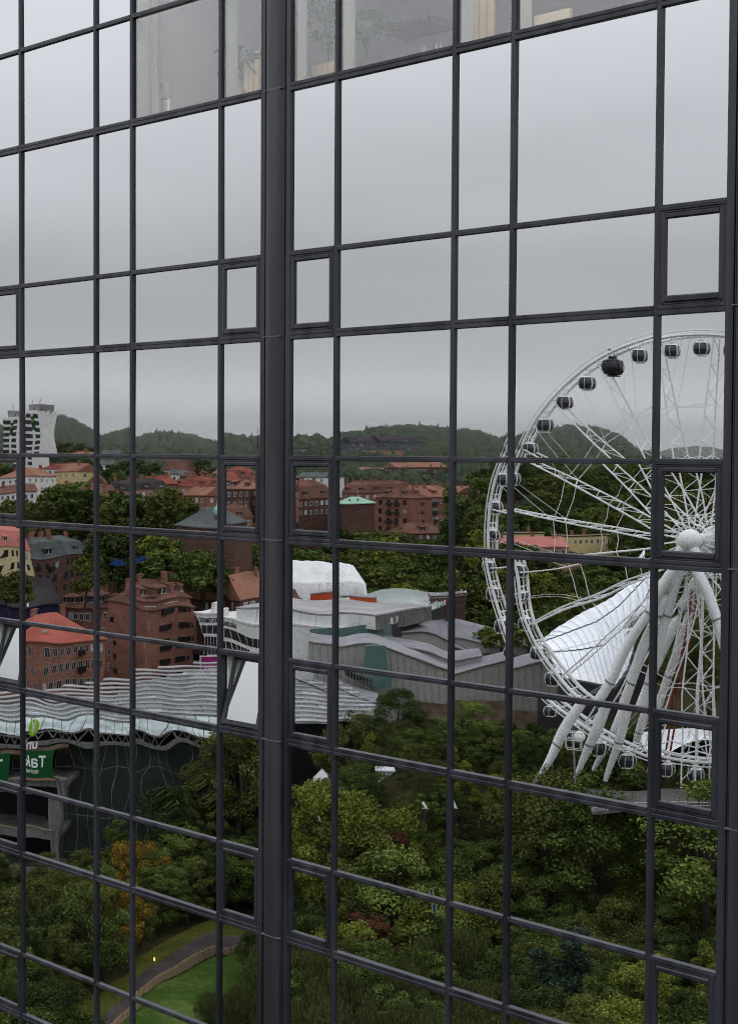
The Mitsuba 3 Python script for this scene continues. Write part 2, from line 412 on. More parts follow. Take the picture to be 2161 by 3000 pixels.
def monstera(label, px, py, dy, h, n, seed, z0=None):
    c = look(px, py, dy); r = np.random.default_rng(seed)
    z0 = c[2] if z0 is None else z0
    k = thing('potted_plant', label, 'plant')
    stems, leaves = [], []
    for i in range(n):
        a, l = r.uniform(0, 6.28), r.uniform(.5, 1) * h
        d_ = np.array([math.cos(a), math.sin(a) * .6, 0]) * r.uniform(.15, .5) * h
        b0 = np.array([c[0], dy + .2, z0]); t = np.linspace(0, 1, 6)[:, None]
        pts = b0 + t * [0, 0, l] + t ** 2 * d_
        stems.append(tube(pts, .012, 5))
        L, W = r.uniform(.22, .38), r.uniform(.16, .26)
        u = np.linspace(0, 1, 8); v = np.array([-1, -.5, 0, .5, 1])
        G = np.array([[(uu - .1) * L, vv * W * math.sin(math.pi * min(1, uu * .93 + .07)) ** .7 * (.75 + .25 * (i_ % 2)), .06 * abs(vv) - .25 * L * uu ** 2] for i_, uu in enumerate(u) for vv in v])
        Ra = trimesh.transformations.euler_matrix(r.uniform(-.4, .4), r.uniform(-.3, .9), a)[:3, :3]
        G = G @ Ra.T + pts[-1]
        f = [[i_ * 5 + j, i_ * 5 + j + 1, i_ * 5 + j + 6, i_ * 5 + j + 5] for i_ in range(7) for j in range(4)]
        f = np.array(f); leaves.append(trimesh.Trimesh(G, np.vstack([f[:, [0, 1, 2]], f[:, [0, 2, 3]]]), process=False))
    put('stem', cat(stems), 'houseplant', k, city=False)
    for l in leaves:
        put('leaf', l, 'houseplant', k, city=False, smooth=True)


def curtain(label, px0, px1, dy):
    a, b = look(px0, 200, dy)[0], look(px1, 200, dy)[0]
    n = 60; xs = np.linspace(a, b, n); ys = dy + .09 * np.sin(np.linspace(0, 5.5 * 2 * np.pi, n)) + .03 * np.sin(np.linspace(0, 31, n))
    zz = np.linspace(ZF + .05, ZT[0] - .36, 8)
    V = np.array([[a + (x - a) * (1 - .15 * math.sin((z - zz[0]) / (zz[-1] - zz[0]) * 3.1)), y, z] for z in zz for x, y in zip(xs, ys)])
    f = np.array([[j * n + i, j * n + i + 1, (j + 1) * n + i + 1, (j + 1) * n + i] for j in range(7) for i in range(n - 1)])
    k = put('curtain', trimesh.Trimesh(V, np.vstack([f[:, [0, 1, 2]], f[:, [0, 2, 3]]]), process=False), 'curtain', city=False, smooth=True)
    say(k, label, 'curtain')


curtain('sheer grey curtain gathered beside the leftmost clear pane', 424, 470, .55)
room_box('notice_box', 'pale upright box standing beside the sheer curtain', 'box', 471, 238, 290, .7, 24, .12, 'card')
room_box('dark_pedestal', 'grey pedestal under the pale box by the curtain', 'pedestal', 478, 290, 330, .72, 34, .3, 'room_wall')
room_box('white_card', 'narrow white card standing right of the grey pedestal', 'card', 494, 288, 330, .6, 5, .04, 'letter')
crate('tall slatted wooden crate left of the dark column', 737, 172, 272, .75, 46)
crate('low wooden crate at the foot of the tall slatted crate', 690, 258, 285, .6, 34)
crate('small wooden crate on top behind the tall slatted crate', 744, 146, 170, .9, 30)
monstera('bushy green plant in the low crate left of the column', 690, 262, .6, .75, 14, 3)
crate('wooden crate under the broad leaved plant right of the column', 945, 178, 225, .7, 66)
monstera('broad leaved plant in a wooden crate right of the column', 940, 178, .7, 1.15, 18, 5)
monstera('dim green plant behind the second clear pane right of the column', 1050, 175, 1.0, .9, 10, 8)
for i, px in enumerate((1232, 1240, 1273, 1286)):
    b = look(px, 148 - i * 4, .5)
    k = put('bottle', tube([(b[0], .55, ZF + .03), (b[0], .55, ZF + .2), (b[0], .55, ZF + .25), (b[0], .55, ZF + .33)], [.035, .035, .014, .013], 10), 'water_roof', city=False, smooth=True)
    say(k, 'small clear glass bottle on the floor edge of the dining room', 'bottle', 'glass bottles in the dining room')
pk = thing('wooden_post', 'pale timber post standing inside the narrow clear pane at the top', 'post')
for i, (a, b) in enumerate(((1378, 1402), (1403, 1424), (1425, 1444))):
    p, q = look(a, 60, .6), look(b, 60, .6)
    put('plank', bx(p[0], q[0] - .004, .6 + .01 * i, .66, ZF + .03, ZT[0] - .36), 'crate', pk, city=False)
room_box('cream_board', 'cream coloured board lying by the top right clear pane', 'board', 1616, 22, 74, .45, 104, .08, 'card')
room_box('dining_table', 'dark dining table behind the wide clear pane right of the column', 'table', 1180, 60, 80, 2.2, 150, .8, 'win_dark')


# ------------------------------------------------------------------ land
SKY_X = [-400, 0, 122, 156, 192, 219, 247, 271, 291, 336, 377, 428, 493, 555, 594, 632, 690, 752, 855, 913, 940, 968, 1000, 1103, 1212, 1260, 1308, 1336, 1387, 1442, 1480, 1507, 1554, 1623, 1679, 1745, 1800, 1824, 1847, 1900, 2000, 2113, 2600]
SKY_Y = [1262, 1252, 1248, 1245, 1255, 1266, 1278, 1286, 1289, 1279, 1272, 1262, 1252, 1260, 1271, 1283, 1288, 1291, 1286, 1279, 1283, 1293, 1287, 1274, 1266, 1271, 1278, 1272, 1264, 1271, 1284, 1286, 1268, 1259, 1253, 1261, 1277, 1296, 1319, 1340, 1345, 1345, 1330]


def ridge(px):
    return 1500 + 250 * np.sin(px / 210.0) + 150 * np.sin(px / 90.0 + 1)


def ground(s, d):
    s, d = np.asarray(s, float), np.asarray(d, float)
    px = 1080 + F * s / np.maximum(d, 60)
    plateau = 21.5 * sstep(202, 238, d) * sstep(-14, 5, s)
    rise = np.where(px < 640, 52 * sstep(330, 590, d), 52 * sstep(340, 780, d) ** 1.3)
    z = np.maximum(plateau, rise)
    dr_ = ridge(px)
    top = H - dr_ * (np.interp(px, SKY_X, SKY_Y) - 1324.5 - (px - 1080) * .006) / F - 8
    t = sstep(760, 1, 0) if False else np.clip((d - 780) / (dr_ - 780), 0, 1.0)
    up = 52 + (top - 52) * np.sin(t * math.pi / 2) ** 1.3
    z = np.where(d > 780, up, z)
    z = np.where(d > dr_, top - (d - dr_) * .12, z)
    return np.maximum(z, -3)


pxs = np.linspace(-900, 3100, 200)
ds = np.concatenate([np.linspace(60, 360, 76), np.linspace(370, 780, 36), np.linspace(800, 2900, 75)])
PX, DS = np.meshgrid(pxs, ds, indexing='ij')
S = (PX - 1080) / F * DS
V = np.stack([S, DS, ground(S, DS) - .02], -1).reshape(-1, 3)
i, j = np.meshgrid(np.arange(len(pxs) - 1), np.arange(len(ds) - 1), indexing='ij')
k = i * len(ds) + j
q = np.stack([k, k + len(ds), k + len(ds) + 1, k + 1], -1).reshape(-1, 4)
put('terrain', trimesh.Trimesh(V, np.vstack([q[:, [0, 1, 2]], q[:, [0, 2, 3]]]), process=False), 'earth', smooth=True)
say('terrain', 'earth and undergrowth of the park and the wooded hills', 'ground', kind='structure')
gm = trimesh.creation.cylinder(radius=5200, height=.5, sections=96); gm.apply_translation((0, 0, -4.3))
put('ground', gm, 'earth', city=False); say('ground', 'level ground reaching to the horizon', 'ground', kind='structure')
# far blue hill on the right
hx = np.linspace(-260, 260, 60)
far = []
cx, cd = sx(2030, 4200), 4200
for a in np.linspace(-1, 1, 41):
    for b in np.linspace(-1, 1, 21):
        hgt = max(0, (1 - a * a)) ** 1.2 * max(0, 1 - b * b) * 84 + 8 * meshkit.noise(np.array([[a * 9, b * 6, 2.2]]))[0]
        far.append((cx + a * 230, cd + b * 500, 8 + hgt))
f = np.array([[i * 21 + j, (i + 1) * 21 + j, (i + 1) * 21 + j + 1, i * 21 + j + 1] for i in range(40) for j in range(20)])
put('far_hill', trimesh.Trimesh(np.array(far), np.vstack([f[:, [0, 1, 2]], f[:, [0, 2, 3]]]), process=False), 'forest', smooth=True)
say('far_hill', 'far blue wooded hill on the horizon behind the ferris wheel', 'hill', kind='structure')

# forest on the hills: one mass of small trees
def blob(seed, conifer):
    m = icosphere(subdivisions=1, radius=1.0)
    v = np.array(m.vertices); r = np.random.default_rng(seed)
    v *= r.uniform(.72, 1.2, (len(v), 1))
    if conifer:
        v = np.column_stack([v[:, :2] * (0.62 * (1.05 - (v[:, 2:] + 1) / 2) ** 1.0 + .08), v[:, 2] * 1.05 + .3])
    return v, np.array(m.faces)


BL = [blob(i, i % 6 == 5) for i in range(12)]
VV, FF, off = [], [], 0
r = np.random.default_rng(11)
for _ in range(16000):
    d_ = 640 + 1150 * r.random() ** .85
    px = r.uniform(-80, 2250)
    if d_ > ridge(px) + 25 or (d_ < 800 and (r.random() < .45)):
        continue
    s_ = (px - 1080) / F * d_
    v, f = BL[r.integers(12)]
    sc = r.uniform(2.4, 4.4) * (1 + (d_ - 700) / 4500)
    a = r.uniform(0, 6.28); ca, sa = math.cos(a), math.sin(a)
    v = v @ np.array([[ca, sa, 0], [-sa, ca, 0], [0, 0, 1]]) * sc * [1, 1, r.uniform(1.0, 1.5)] + [s_, d_, float(ground(s_, d_)) + sc * .8]
    VV.append(v); FF.append(f + off); off += len(v)
put('forest', trimesh.Trimesh(np.vstack(VV), np.vstack(FF), process=False), 'forest')
say('forest', 'dark green forest covering the hills along the horizon', 'forest', kind='stuff')

# ------------------------------------------------------------------ buildings
def pt(p, q, t, back=0.0):
    """point along p -> q at t metres, back metres behind that line"""
    p, q = np.asarray(p, float), np.asarray(q, float); u = (q - p) / np.linalg.norm(q - p); n = np.array([-u[1], u[0]])
    return p + u * t + n * back


def local_to(mesh, p, q):
    """mesh written with x along p -> q, y to the back, z up"""
    p, q = np.asarray(p, float), np.asarray(q, float); u = (q - p) / np.linalg.norm(q - p); n = np.array([-u[1], u[0]])
    v = np.asarray(mesh.vertices); xy = p + v[:, :1] * u + v[:, 1:2] * n
    return trimesh.Trimesh(np.column_stack([xy, v[:, 2]]), mesh.faces, process=False)


def gable(L, W, z, h, over=.4, hip=0.0, thick=.25):
    """roof over 0..L x 0..W; hip: how far in the ridge ends stand"""
    o = over
    v = np.array([(-o, -o, z), (L + o, -o, z), (L + o, W + o, z), (-o, W + o, z), (hip - (o if hip == 0 else 0), W / 2, z + h), (L - hip + (o if hip == 0 else 0), W / 2, z + h)])
    v2 = v - [0, 0, thick]
    f = [[0, 1, 5], [0, 5, 4], [2, 3, 4], [2, 4, 5], [1, 2, 5], [3, 0, 4]]
    f2 = [[a + 6, c + 6, b + 6] for a, b, c in f]
    e = []
    for a, b in ((0, 1), (1, 2), (2, 3), (3, 0)):
        e += [[a, a + 6, b + 6], [a, b + 6, b]]
    return trimesh.Trimesh(np.vstack([v, v2]), np.array(f + f2 + e), process=False)


def mansard(L, W, z, h, inset, h2):
    o = .3
    lo = [(-o, -o), (L + o, -o), (L + o, W + o), (-o, W + o)]
    mi_ = [(inset, inset), (L - inset, inset), (L - inset, W - inset), (inset, W - inset)]
    v = [(x, y, z) for x, y in lo] + [(x, y, z + h) for x, y in mi_] + [(inset + W * .3, W / 2, z + h + h2), (L - inset - W * .3, W / 2, z + h + h2)]
    f = []
    for a in range(4):
        b = (a + 1) % 4; f += [[a, b, b + 4], [a, b + 4, a + 4]]
    f += [[4, 5, 9], [4, 9, 8], [6, 7, 8], [6, 8, 9], [5, 6, 9], [7, 4, 8], [0, 2, 1], [0, 3, 2]]
    return trimesh.Trimesh(np.array(v), np.array(f), process=False)


def window_meshes(w, h, x, z, y, bars=1, white=.10):
    fr = [bx(x - w / 2, x + w / 2, y - .06, y, z, z + white), bx(x - w / 2, x + w / 2, y - .06, y, z + h - white, z + h), bx(x - w / 2, x - w / 2 + white, y - .06, y, z + white, z + h - white), bx(x + w / 2 - white, x + w / 2, y - .06, y, z + white, z + h - white)]
    for b in range(bars):
        c = x - w / 2 + w * (b + 1) / (bars + 1)
        fr.append(bx(c - .04, c + .04, y - .055, y, z + white, z + h - white))
    return cat(fr), bx(x - w / 2 + white, x + w / 2 - white, y - .035, y, z + white, z + h - white)


def windows(key, p, q, x0, x1, n, z0, dz, rows, w=1.2, h=1.6, fm='win_white', gm='glass_dark', skip=0.0, bars=1, seed=0):
    r = np.random.default_rng(seed + 5)
    for k_ in range(rows):
        for i_ in range(n):
            if r.random() < skip:
                continue
            x = x0 + (x1 - x0) * (i_ + .5) / n
            a, b = window_meshes(w, h, x, z0 + k_ * dz, -.01, bars)
            wk = put('window', local_to(a, p, q), fm, key)
            scene[wk + '__pane'] = None
            mesh = local_to(b, p, q)
            mesh = trimesh.Trimesh(to_world(mesh.vertices), np.asarray(mesh.faces)[:, ::-1], process=False)
            scene[wk + '__pane'] = mikit.ply(mesh, 'mat_' + (gm if r.random() > .12 else 'glass_roof'))


def chimney(key, p, q, x, y, z0, z1, m='brick', w=.9):
    put('chimney', local_to(cat([bx(x - w / 2, x + w / 2, y - w / 2, y + w / 2, z0, z1), bx(x - w / 2 - .1, x + w / 2 + .1, y - w / 2 - .1, y + w / 2 + .1, z1, z1 + .2)]), p, q), m, key)


def dormer(key, p, q, x, y, z, w, h, dep, roofm, wallm):
    k = put('dormer', local_to(bx(x - w / 2, x + w / 2, y, y + dep, z, z + h), p, q), wallm, key)
    rm = trimesh.Trimesh(np.array([(x - w / 2 - .2, y - .3, z + h), (x + w / 2 + .2, y - .3, z + h), (x + w / 2 + .2, y + dep + 1, z + h + .5), (x - w / 2 - .2, y + dep + 1, z + h + .5),
                                   (x - w / 2 - .2, y - .3, z + h + .2), (x + w / 2 + .2, y - .3, z + h + .2), (x + w / 2 + .2, y + dep + 1, z + h + .7), (x - w / 2 - .2, y + dep + 1, z + h + .7)]),
                         np.array([[0, 2, 1], [0, 3, 2], [4, 5, 6], [4, 6, 7], [0, 1, 5], [0, 5, 4], [1, 2, 6], [1, 6, 5], [3, 0, 4], [3, 4, 7]]), process=False)
    for nm, mm, mt in (('roof', rm, roofm), ('pane', bx(x - w / 2 + .15, x + w / 2 - .15, y - .04, y - .01, z + .2, z + h - .15), 'glass_dark'),
                       ('frame', cat([bx(x - w / 2 + .05, x + w / 2 - .05, y - .06, y - .042, z + .12, z + .2), bx(x - .05, x + .05, y - .06, y - .042, z + .2, z + h - .15)]), 'win_white')):
        m = local_to(mm, p, q)
        scene[k + '__' + nm] = mikit.ply(trimesh.Trimesh(to_world(m.vertices), np.asarray(m.faces)[:, ::-1], process=False), 'mat_' + mt)


DSF = [1.0]                                # how much farther off than first guessed a row of houses stands


def house(name, label, c_, x0, x1, d0, d1, y_eave, depth, down, wall='white', roof='roof_red', rtype='gable', rh=3.5, rows=2, cols=4, side=2, dz=3.1, w=1.2, h=1.5, fm='win_white', chim=1, dorm=0, group=None, seed=0, skip=.05, ridge_across=False):
    """a house whose front wall runs between photo columns x0 (d0 metres ahead) and x1 (d1 ahead), eaves seen at row y_eave"""
    d0, d1 = d0 * DSF[0], d1 * DSF[0]
    p, q = at(x0, y_eave, d0)[:2], at(x1, y_eave, d1)[:2]
    z1 = (zy(x0, y_eave, d0) + zy(x1, y_eave, d1)) / 2
    L = float(np.linalg.norm(q - p)); W = depth
    key = thing(name, label, c_, group)
    z0 = z1 - down
    put('wall', local_to(bx(0, L, 0, W, z0, z1), p, q), wall, key)
    if rtype == 'flat':
        put('roof', local_to(cat([bx(-.2, L + .2, -.2, W + .2, z1 + .003, z1 + .35)]), p, q), roof, key)
        put('parapet', local_to(cat([bx(-.25, L + .25, -.25, -.05, z1 + .353, z1 + .6), bx(-.25, -.05, -.05, W + .2, z1 + .353, z1 + .6)]), p, q), wall, key)
    elif rtype == 'mansard':
        put('roof', local_to(mansard(L, W, z1 + .003, rh, min(1.6, W * .2), rh * .45), p, q), roof, key)
    else:
        if ridge_across:
            g = gable(W, L, z1 + .003, rh, .4, 0 if rtype == 'gable' else min(W * .45, L * .5))
            g.vertices = np.column_stack([g.vertices[:, 1], g.vertices[:, 0], g.vertices[:, 2]]); g.faces = g.faces[:, ::-1]
            put('gable', local_to(trimesh.Trimesh(np.array([(0, -.001, z1), (L, -.001, z1), (L / 2, -.001, z1 + rh * .93), (0, .3, z1), (L, .3, z1), (L / 2, .3, z1 + rh * .93)]), np.array([[0, 1, 2], [3, 5, 4], [0, 2, 5], [0, 5, 3], [1, 4, 5], [1, 5, 2]])), p, q), wall, key)
        else:
            g = gable(L, W, z1 + .003, rh, .4, 0 if rtype == 'gable' else min(L * .45, W * .5))
            if rtype == 'gable':
                for xg in (0.0, L - .3):
                    put('gable', local_to(trimesh.Trimesh(np.array([(xg, 0, z1), (xg, W, z1), (xg, W / 2, z1 + rh * .93), (xg + .3, 0, z1), (xg + .3, W, z1), (xg + .3, W / 2, z1 + rh * .93)]), np.array([[0, 2, 1], [3, 4, 5], [0, 3, 5], [0, 5, 2], [1, 2, 5], [1, 5, 4]])), p, q), wall, key)
        put('roof', local_to(g, p, q), roof, key)
    zz = z1 - (dz * rows) + (dz - h) * .35
    windows(key, p, q, .6, L - .6, cols, zz, dz, rows, w, h, fm, skip=skip, seed=seed)
    if side > 0:
        qq = pt(p, q, L, W); windows(key, pt(p, q, L), qq, .6, W - .6, side, zz, dz, rows, w, h, fm, skip=skip, seed=seed + 1)
        windows(key, pt(p, q, 0, W), p, .6, W - .6, side, zz, dz, rows, w, h, fm, skip=skip, seed=seed + 2)
    r = np.random.default_rng(seed + 77)
    for c in range(chim):
        xx = L * (c + .5 + r.uniform(-.2, .2)) / max(1, chim)
        chimney(key, p, q, xx, W * r.uniform(.35, .6), z1 + rh * (.5 if rtype != 'flat' else 0), z1 + rh * (1 if rtype != 'mansard' else 1.45) + r.uniform(.7, 1.3), 'brick' if wall != 'white' else 'roof_red')
    for c in range(dorm):
        xx = L * (c + .5) / dorm
        fr = .22
        dormer(key, p, q, xx, W * .5 * fr * .8 if rtype != 'mansard' else min(1.6, W * .2) * .1, z1 + (rh * fr if rtype != 'mansard' else rh * .25), 1.7, 1.35, 1.6, roof, wall)
    return key, p, q, L, W, z0, z1


def ensure_hidden():
    pass


# -- houses on the hillside (far), left to right
G1, G2, G3 = 'brick apartment blocks on the far slope', 'red roofed houses on the hillside', 'terrace houses of the middle distance'
DSF[0] = 1.3
house('house', 'white house under a wide orange hipped roof at the left edge of the hillside', 'house', 68, 163, 455, 470, 1394, 11, 14, 'white', 'roof_orange', 'hip', 3.2, 3, 5, 3, chim=2, seed=1)
house('house', 'yellow house with a steep orange roof right of the white house', 'house', 163, 226, 480, 470, 1380, 10, 14, 'yellow_wall', 'roof_orange', 'gable', 3.4, 3, 3, 2, chim=1, seed=2)
house('house', 'white house under a long dark red roof above the yellow house', 'house', 115, 238, 540, 545, 1370, 11, 12, 'white', 'roof_red', 'gable', 2.6, 2, 7, 2, chim=2, seed=3)
house('house', 'low white house with a dark brown roof at the left picture edge', 'house', -60, 100, 430, 436, 1440, 10, 10, 'white', 'roof_brown', 'gable', 2.6, 2, 8, 2, chim=1, seed=4)
house('house', 'white gabled cottage half hidden by trees right of the yellow house', 'house', 253, 305, 450, 450, 1415, 9, 8, 'white', 'roof_brown', 'gable', 3.0, 1, 2, 1, chim=0, ridge_across=True, seed=5)
house('house', 'pale house on the slope under the striped white tower', 'house', 110, 145, 640, 640, 1325, 10, 9, 'brick_pale', 'roof_brown', 'gable', 3.0, 1, 2, 1, chim=0, ridge_across=True, seed=6)
house('house', 'long house with a dark brown roof behind the round trees', 'house', 180, 350, 400, 408, 1450, 11, 12, 'brick_dark', 'roof_brown', 'gable', 3.2, 2, 8, 2, chim=3, seed=7)
house('house', 'house with a black roof and white dormers in the middle of the left slope', 'house', 350, 480, 420, 426, 1432, 11, 12, 'brick_pale', 'roof_dark', 'mansard', 2.6, 2, 6, 2, chim=3, dorm=3, seed=8)
house('house', 'tall white villa with a very steep brown roof on the hillside', 'house', 463, 530, 560, 556, 1378, 9, 12, 'white', 'roof_brown', 'gable', 7.4, 2, 3, 2, chim=2, ridge_across=False, seed=9)
house('house', 'small white house with a slate roof below the tall steep villa', 'house', 484, 532, 500, 500, 1390, 7, 7, 'white', 'roof_slate', 'gable', 2.0, 1, 3, 1, chim=0, seed=10)
house('house', 'white weathered house high on the slope left of the steep villa', 'house', 290, 345, 640, 640, 1352, 9, 9, 'white', 'roof_slate', 'gable', 3.0, 1, 3, 1, chim=1, seed=12)
rr = np.random.default_rng(4)
spots = [(440, 505, 440, 1418), (500, 575, 460, 1410), (560, 640, 440, 1425), (520, 590, 400, 1452), (575, 650, 395, 1470), (480, 545, 520, 1400), (640, 700, 450, 1418), (655, 735, 410, 1440), (690, 770, 470, 1408), (735, 800, 430, 1430), (545, 610, 560, 1392), (600, 660, 520, 1398), (760, 850, 400, 1450), (790, 870, 460, 1415)]
names = ['lowest', 'broad', 'dormered', 'nearest', 'deep', 'upper', 'right hand', 'wide', 'rear', 'end', 'topmost', 'small', 'front', 'hidden']
for i_, (a, b, d_, ye) in enumerate(spots):
    house('house', 'red roofed brick house packed among the roofs left of and behind the dark column', 'house', a, b, d_, d_ + rr.uniform(-8, 8), ye, 10, 12, ['brick', 'brick_dark', 'brick_pale'][i_ % 3], ['roof_red', 'roof_brown', 'roof_red', 'roof_orange'][i_ % 4], ['gable', 'hip', 'mansard'][i_ % 3], 2.8, 2, 4, 2, chim=2, dorm=[0, 2, 2][i_ % 3], group='packed red roofs left of the column', seed=20 + i_)
# -- right of the column
house('house', 'white houses stepped up the slope right of the column, seen in the vent window', 'house', 862, 955, 520, 512, 1412, 9, 9, 'white', 'roof_slate', 'gable', 2.4, 1, 4, 1, chim=1, seed=41)
house('house', 'broad brown roofed block in the vent window right of the column', 'house', 862, 975, 420, 425, 1480, 12, 14, 'brick_dark', 'roof_brown', 'mansard', 4.6, 2, 6, 2, chim=2, dorm=2, seed=42)
house('apartment_block', 'far brick block with a pale red roof above the copper topped tower', 'building', 1010, 1120, 600, 600, 1398, 12, 12, 'brick_dark', 'roof_orange', 'gable', 2.6, 2, 8, 2, chim=1, seed=43)
house('apartment_block', 'far brick block with two rows of white windows on the slope', 'building', 1150, 1298, 590, 600, 1380, 13, 16, 'brick_dark', 'roof_orange', 'gable', 2.6, 3, 16, 3, w=1.0, h=1.3, chim=2, seed=44, skip=0)
house('apartment_block', 'far brick block behind the green dome of trees at centre', 'building', 1060, 1180, 690, 690, 1360, 13, 14, 'brick_dark', 'roof_brown', 'gable', 3, 2, 8, 2, chim=1, seed=45)
house('apartment_block', 'low brick block with an orange roof left of the wheel rim', 'building', 1332, 1430, 520, 520, 1442, 12, 14, 'brick_dark', 'roof_orange', 'gable', 3.0, 3, 7, 2, w=1.0, h=1.3, chim=1, seed=46, skip=0)
house('apartment_block', 'brick block behind the left rim of the wheel', 'building', 1430, 1535, 500, 508, 1442, 12, 16, 'brick_dark', 'roof_brown', 'gable', 2.4, 4, 9, 3, w=1.0, h=1.3, chim=1, seed=47)
house('apartment_block', 'brick block with an orange roof seen between the wheel spokes', 'building', 1500, 1600, 560, 560, 1428, 12, 12, 'brick_dark', 'roof_red', 'gable', 2.8, 3, 7, 2, chim=1, seed=48)
house('apartment_block', 'tall brick block at the hill foot left of the wheel', 'building', 1320, 1346, 580, 585, 1385, 14, 18, 'brick_dark', 'roof_brown', 'flat', 1, 3, 2, 2, chim=0, seed=49)
house('house', 'low red roofed house between the wheel spokes', 'house', 1690, 1780, 560, 570, 1445, 10, 8, 'brick_pale', 'roof_red', 'gable', 2.4, 1, 6, 1, chim=1, seed=50)
house('house', 'row house with a dark roof above the pink roofed house', 'house', 1490, 1610, 370, 374, 1566, 9, 8, 'yellow_wall', 'roof_dark', 'flat', 1, 1, 7, 1, chim=2, seed=51)
house('house', 'house with a wide pink red roof beside the left rim of the wheel', 'house', 1500, 1682, 345, 350, 1608, 11, 7, 'brick_pale', 'roof_pink', 'gable', 3.0, 1, 8, 1, chim=3, seed=52)
house('house', 'row house with a dark flat roof behind the wheel near its hub', 'house', 1690, 1830, 390, 400, 1572, 9, 8, 'yellow_wall', 'roof_dark', 'flat', 1, 1, 8, 1, chim=3, seed=53)
house('house', 'small orange roofed cottage above the flat roofs behind the wheel', 'house', 1685, 1722, 430, 430, 1545, 8, 6, 'yellow_wall', 'roof_orange', 'gable', 2.4, 1, 2, 1, chim=0, ridge_across=True, seed=54)
house('apartment_block', 'pale yellow block with a brown roof seen right of the wheel hub', 'building', 1980, 2130, 420, 440, 1520, 12, 14, 'cream', 'roof_brown', 'gable', 2.4, 3, 10, 2, chim=2, seed=55)
house('apartment_block', 'white block behind the spokes on the right', 'building', 2020, 2110, 600, 600, 1440, 12, 12, 'white', 'roof_slate', 'flat', 1, 3, 7, 2, chim=1, seed=56)
house('apartment_block', 'beige block on the slope right of the wheel top spokes', 'building', 1975, 2030, 640, 640, 1420, 12, 14, 'brick_pale', 'roof_brown', 'gable', 2.4, 3, 5, 2, chim=0, seed=57)
# -- the big brick apartments right of the column
DSF[0] = 1.6
bk = house('apartment_building', 'large red brick apartment building with many chimneys right of the copper roof', 'building', 1088, 1190, 372, 366, 1478, 14, 20, 'brick', 'roof_brown', 'hip', 4.0, 4, 4, 0, dz=3.3, w=1.5, h=1.8, fm='win_dark', chim=3, dorm=2, seed=61, skip=0)
for k_ in range(4):
    for xx in (.40, .62):
        z = bk[6] - 3.3 * (k_ + 1) + .4
        put('balcony', local_to(bx(bk[3] * xx - 1.1, bk[3] * xx + 1.1, -1.0, -.1, z - .1, z + 1.0), bk[1], bk[2]), 'win_dark', bk[0])
bl_ = house('apartment_building', 'long wing of the red brick apartments running back towards the wheel', 'building', 1194, 1345, 368, 382, 1474, 13, 20, 'brick', 'roof_orange', 'hip', 4.2, 4, 13, 0, dz=3.3, w=1.2, h=1.7, chim=8, dorm=3, seed=62, skip=.05)
for k_ in range(4):
    for xx in (.16, .45, .75):
        z = bl_[6] - 3.3 * (k_ + 1) + .4
        put('balcony', local_to(bx(bl_[3] * xx - 1.3, bl_[3] * xx + 1.3, -1.1, -.1, z - .1, z + .9), bl_[1], bl_[2]), 'win_dark', bl_[0])
house('apartment_building', 'brick apartments with a row of red chimneys behind the copper roof', 'building', 985, 1190, 400, 398, 1462, 13, 16, 'brick', 'roof_brown', 'mansard', 3.4, 2, 9, 0, chim=9, dorm=5, seed=63)
ck, cp, cq, cL, cW, cz0, cz1 = house('copper_roof_tower', 'brick block under a green copper roof right of the column', 'building', 985, 1088, 335, 337, 1492, 9, 16, 'brick_dark', 'copper', 'hip', 2.2, 0, 0, 0, chim=0, seed=64)
for xx in (.3, .55):
    put('vent', local_to(bx(cL * xx - .25, cL * xx + .25, 1.6, 2.1, cz1 + .7, cz1 + 1.6), cp, cq), 'rust', ck)
put('mast', local_to(bx(cL * .6 - .04, cL * .6 + .04, cW / 2, cW / 2 + .08, cz1 + 2, cz1 + 4.5), cp, cq), 'win_white', ck)
house('house', 'low brick house with a brown hipped roof under the red apartments', 'house', 1160, 1300, 330, 335, 1585, 10, 8, 'brick_dark', 'roof_brown', 'hip', 3.6, 1, 6, 1, chim=3, dorm=1, seed=65)
# -- left, middle distance
DSF[0] = 1.32
house('apartment_building', 'cream apartment building under a pink tiled roof at the left edge', 'building', -90, 111, 318, 330, 1612, 11, 22, 'cream', 'roof_pink', 'mansard', 4.6, 4, 9, 2, dz=3.4, w=1.0, h=1.7, fm='win_dark', chim=4, dorm=3, seed=71, skip=0)
gk = house('apartment_building', 'dark brick apartment building with a grey slate mansard roof', 'building', 113, 195, 330, 336, 1632, 13, 22, 'brick_dark', 'roof_slate', 'mansard', 4.2, 4, 3, 0, dz=3.3, w=1.3, h=1.6, fm='win_dark', chim=4, dorm=1, seed=72, skip=0)
gk2 = house('apartment_building', 'angled wing of the dark brick building with the slate roof', 'building', 195, 272, 338, 345, 1624, 12, 22, 'brick_dark', 'roof_slate', 'mansard', 4.2, 4, 5, 0, dz=3.3, w=1.1, h=1.7, fm='win_dark', chim=2, dorm=1, seed=73, skip=0)
for k_ in range(4):
    for xx in (.13, .62):
        z = gk[6] - 3.3 * (k_ + 1) + .3
        put('balcony', local_to(bx(gk[3] * xx - .8, gk[3] * xx + .8, -.9, -.1, z - .1, z + .9), gk[1], gk[2]), 'black', gk[0])
house('slate_tower', 'narrow dark brick tower with a steep slate cap among the trees', 'tower', 286, 326, 352, 354, 1600, 6, 24, 'brick_dark', 'roof_slate', 'hip', 6.0, 4, 3, 2, dz=3.4, w=.9, h=1.7, fm='win_dark', chim=0, seed=74, skip=0)
house('house', 'dark brick villa with a curved slate roof above the trees left of the column', 'house', 520, 650, 370, 364, 1622, 10, 8, 'brick_dark', 'roof_dark', 'mansard', 3.0, 1, 5, 1, w=1.8, h=1.6, chim=1, dorm=2, seed=75)
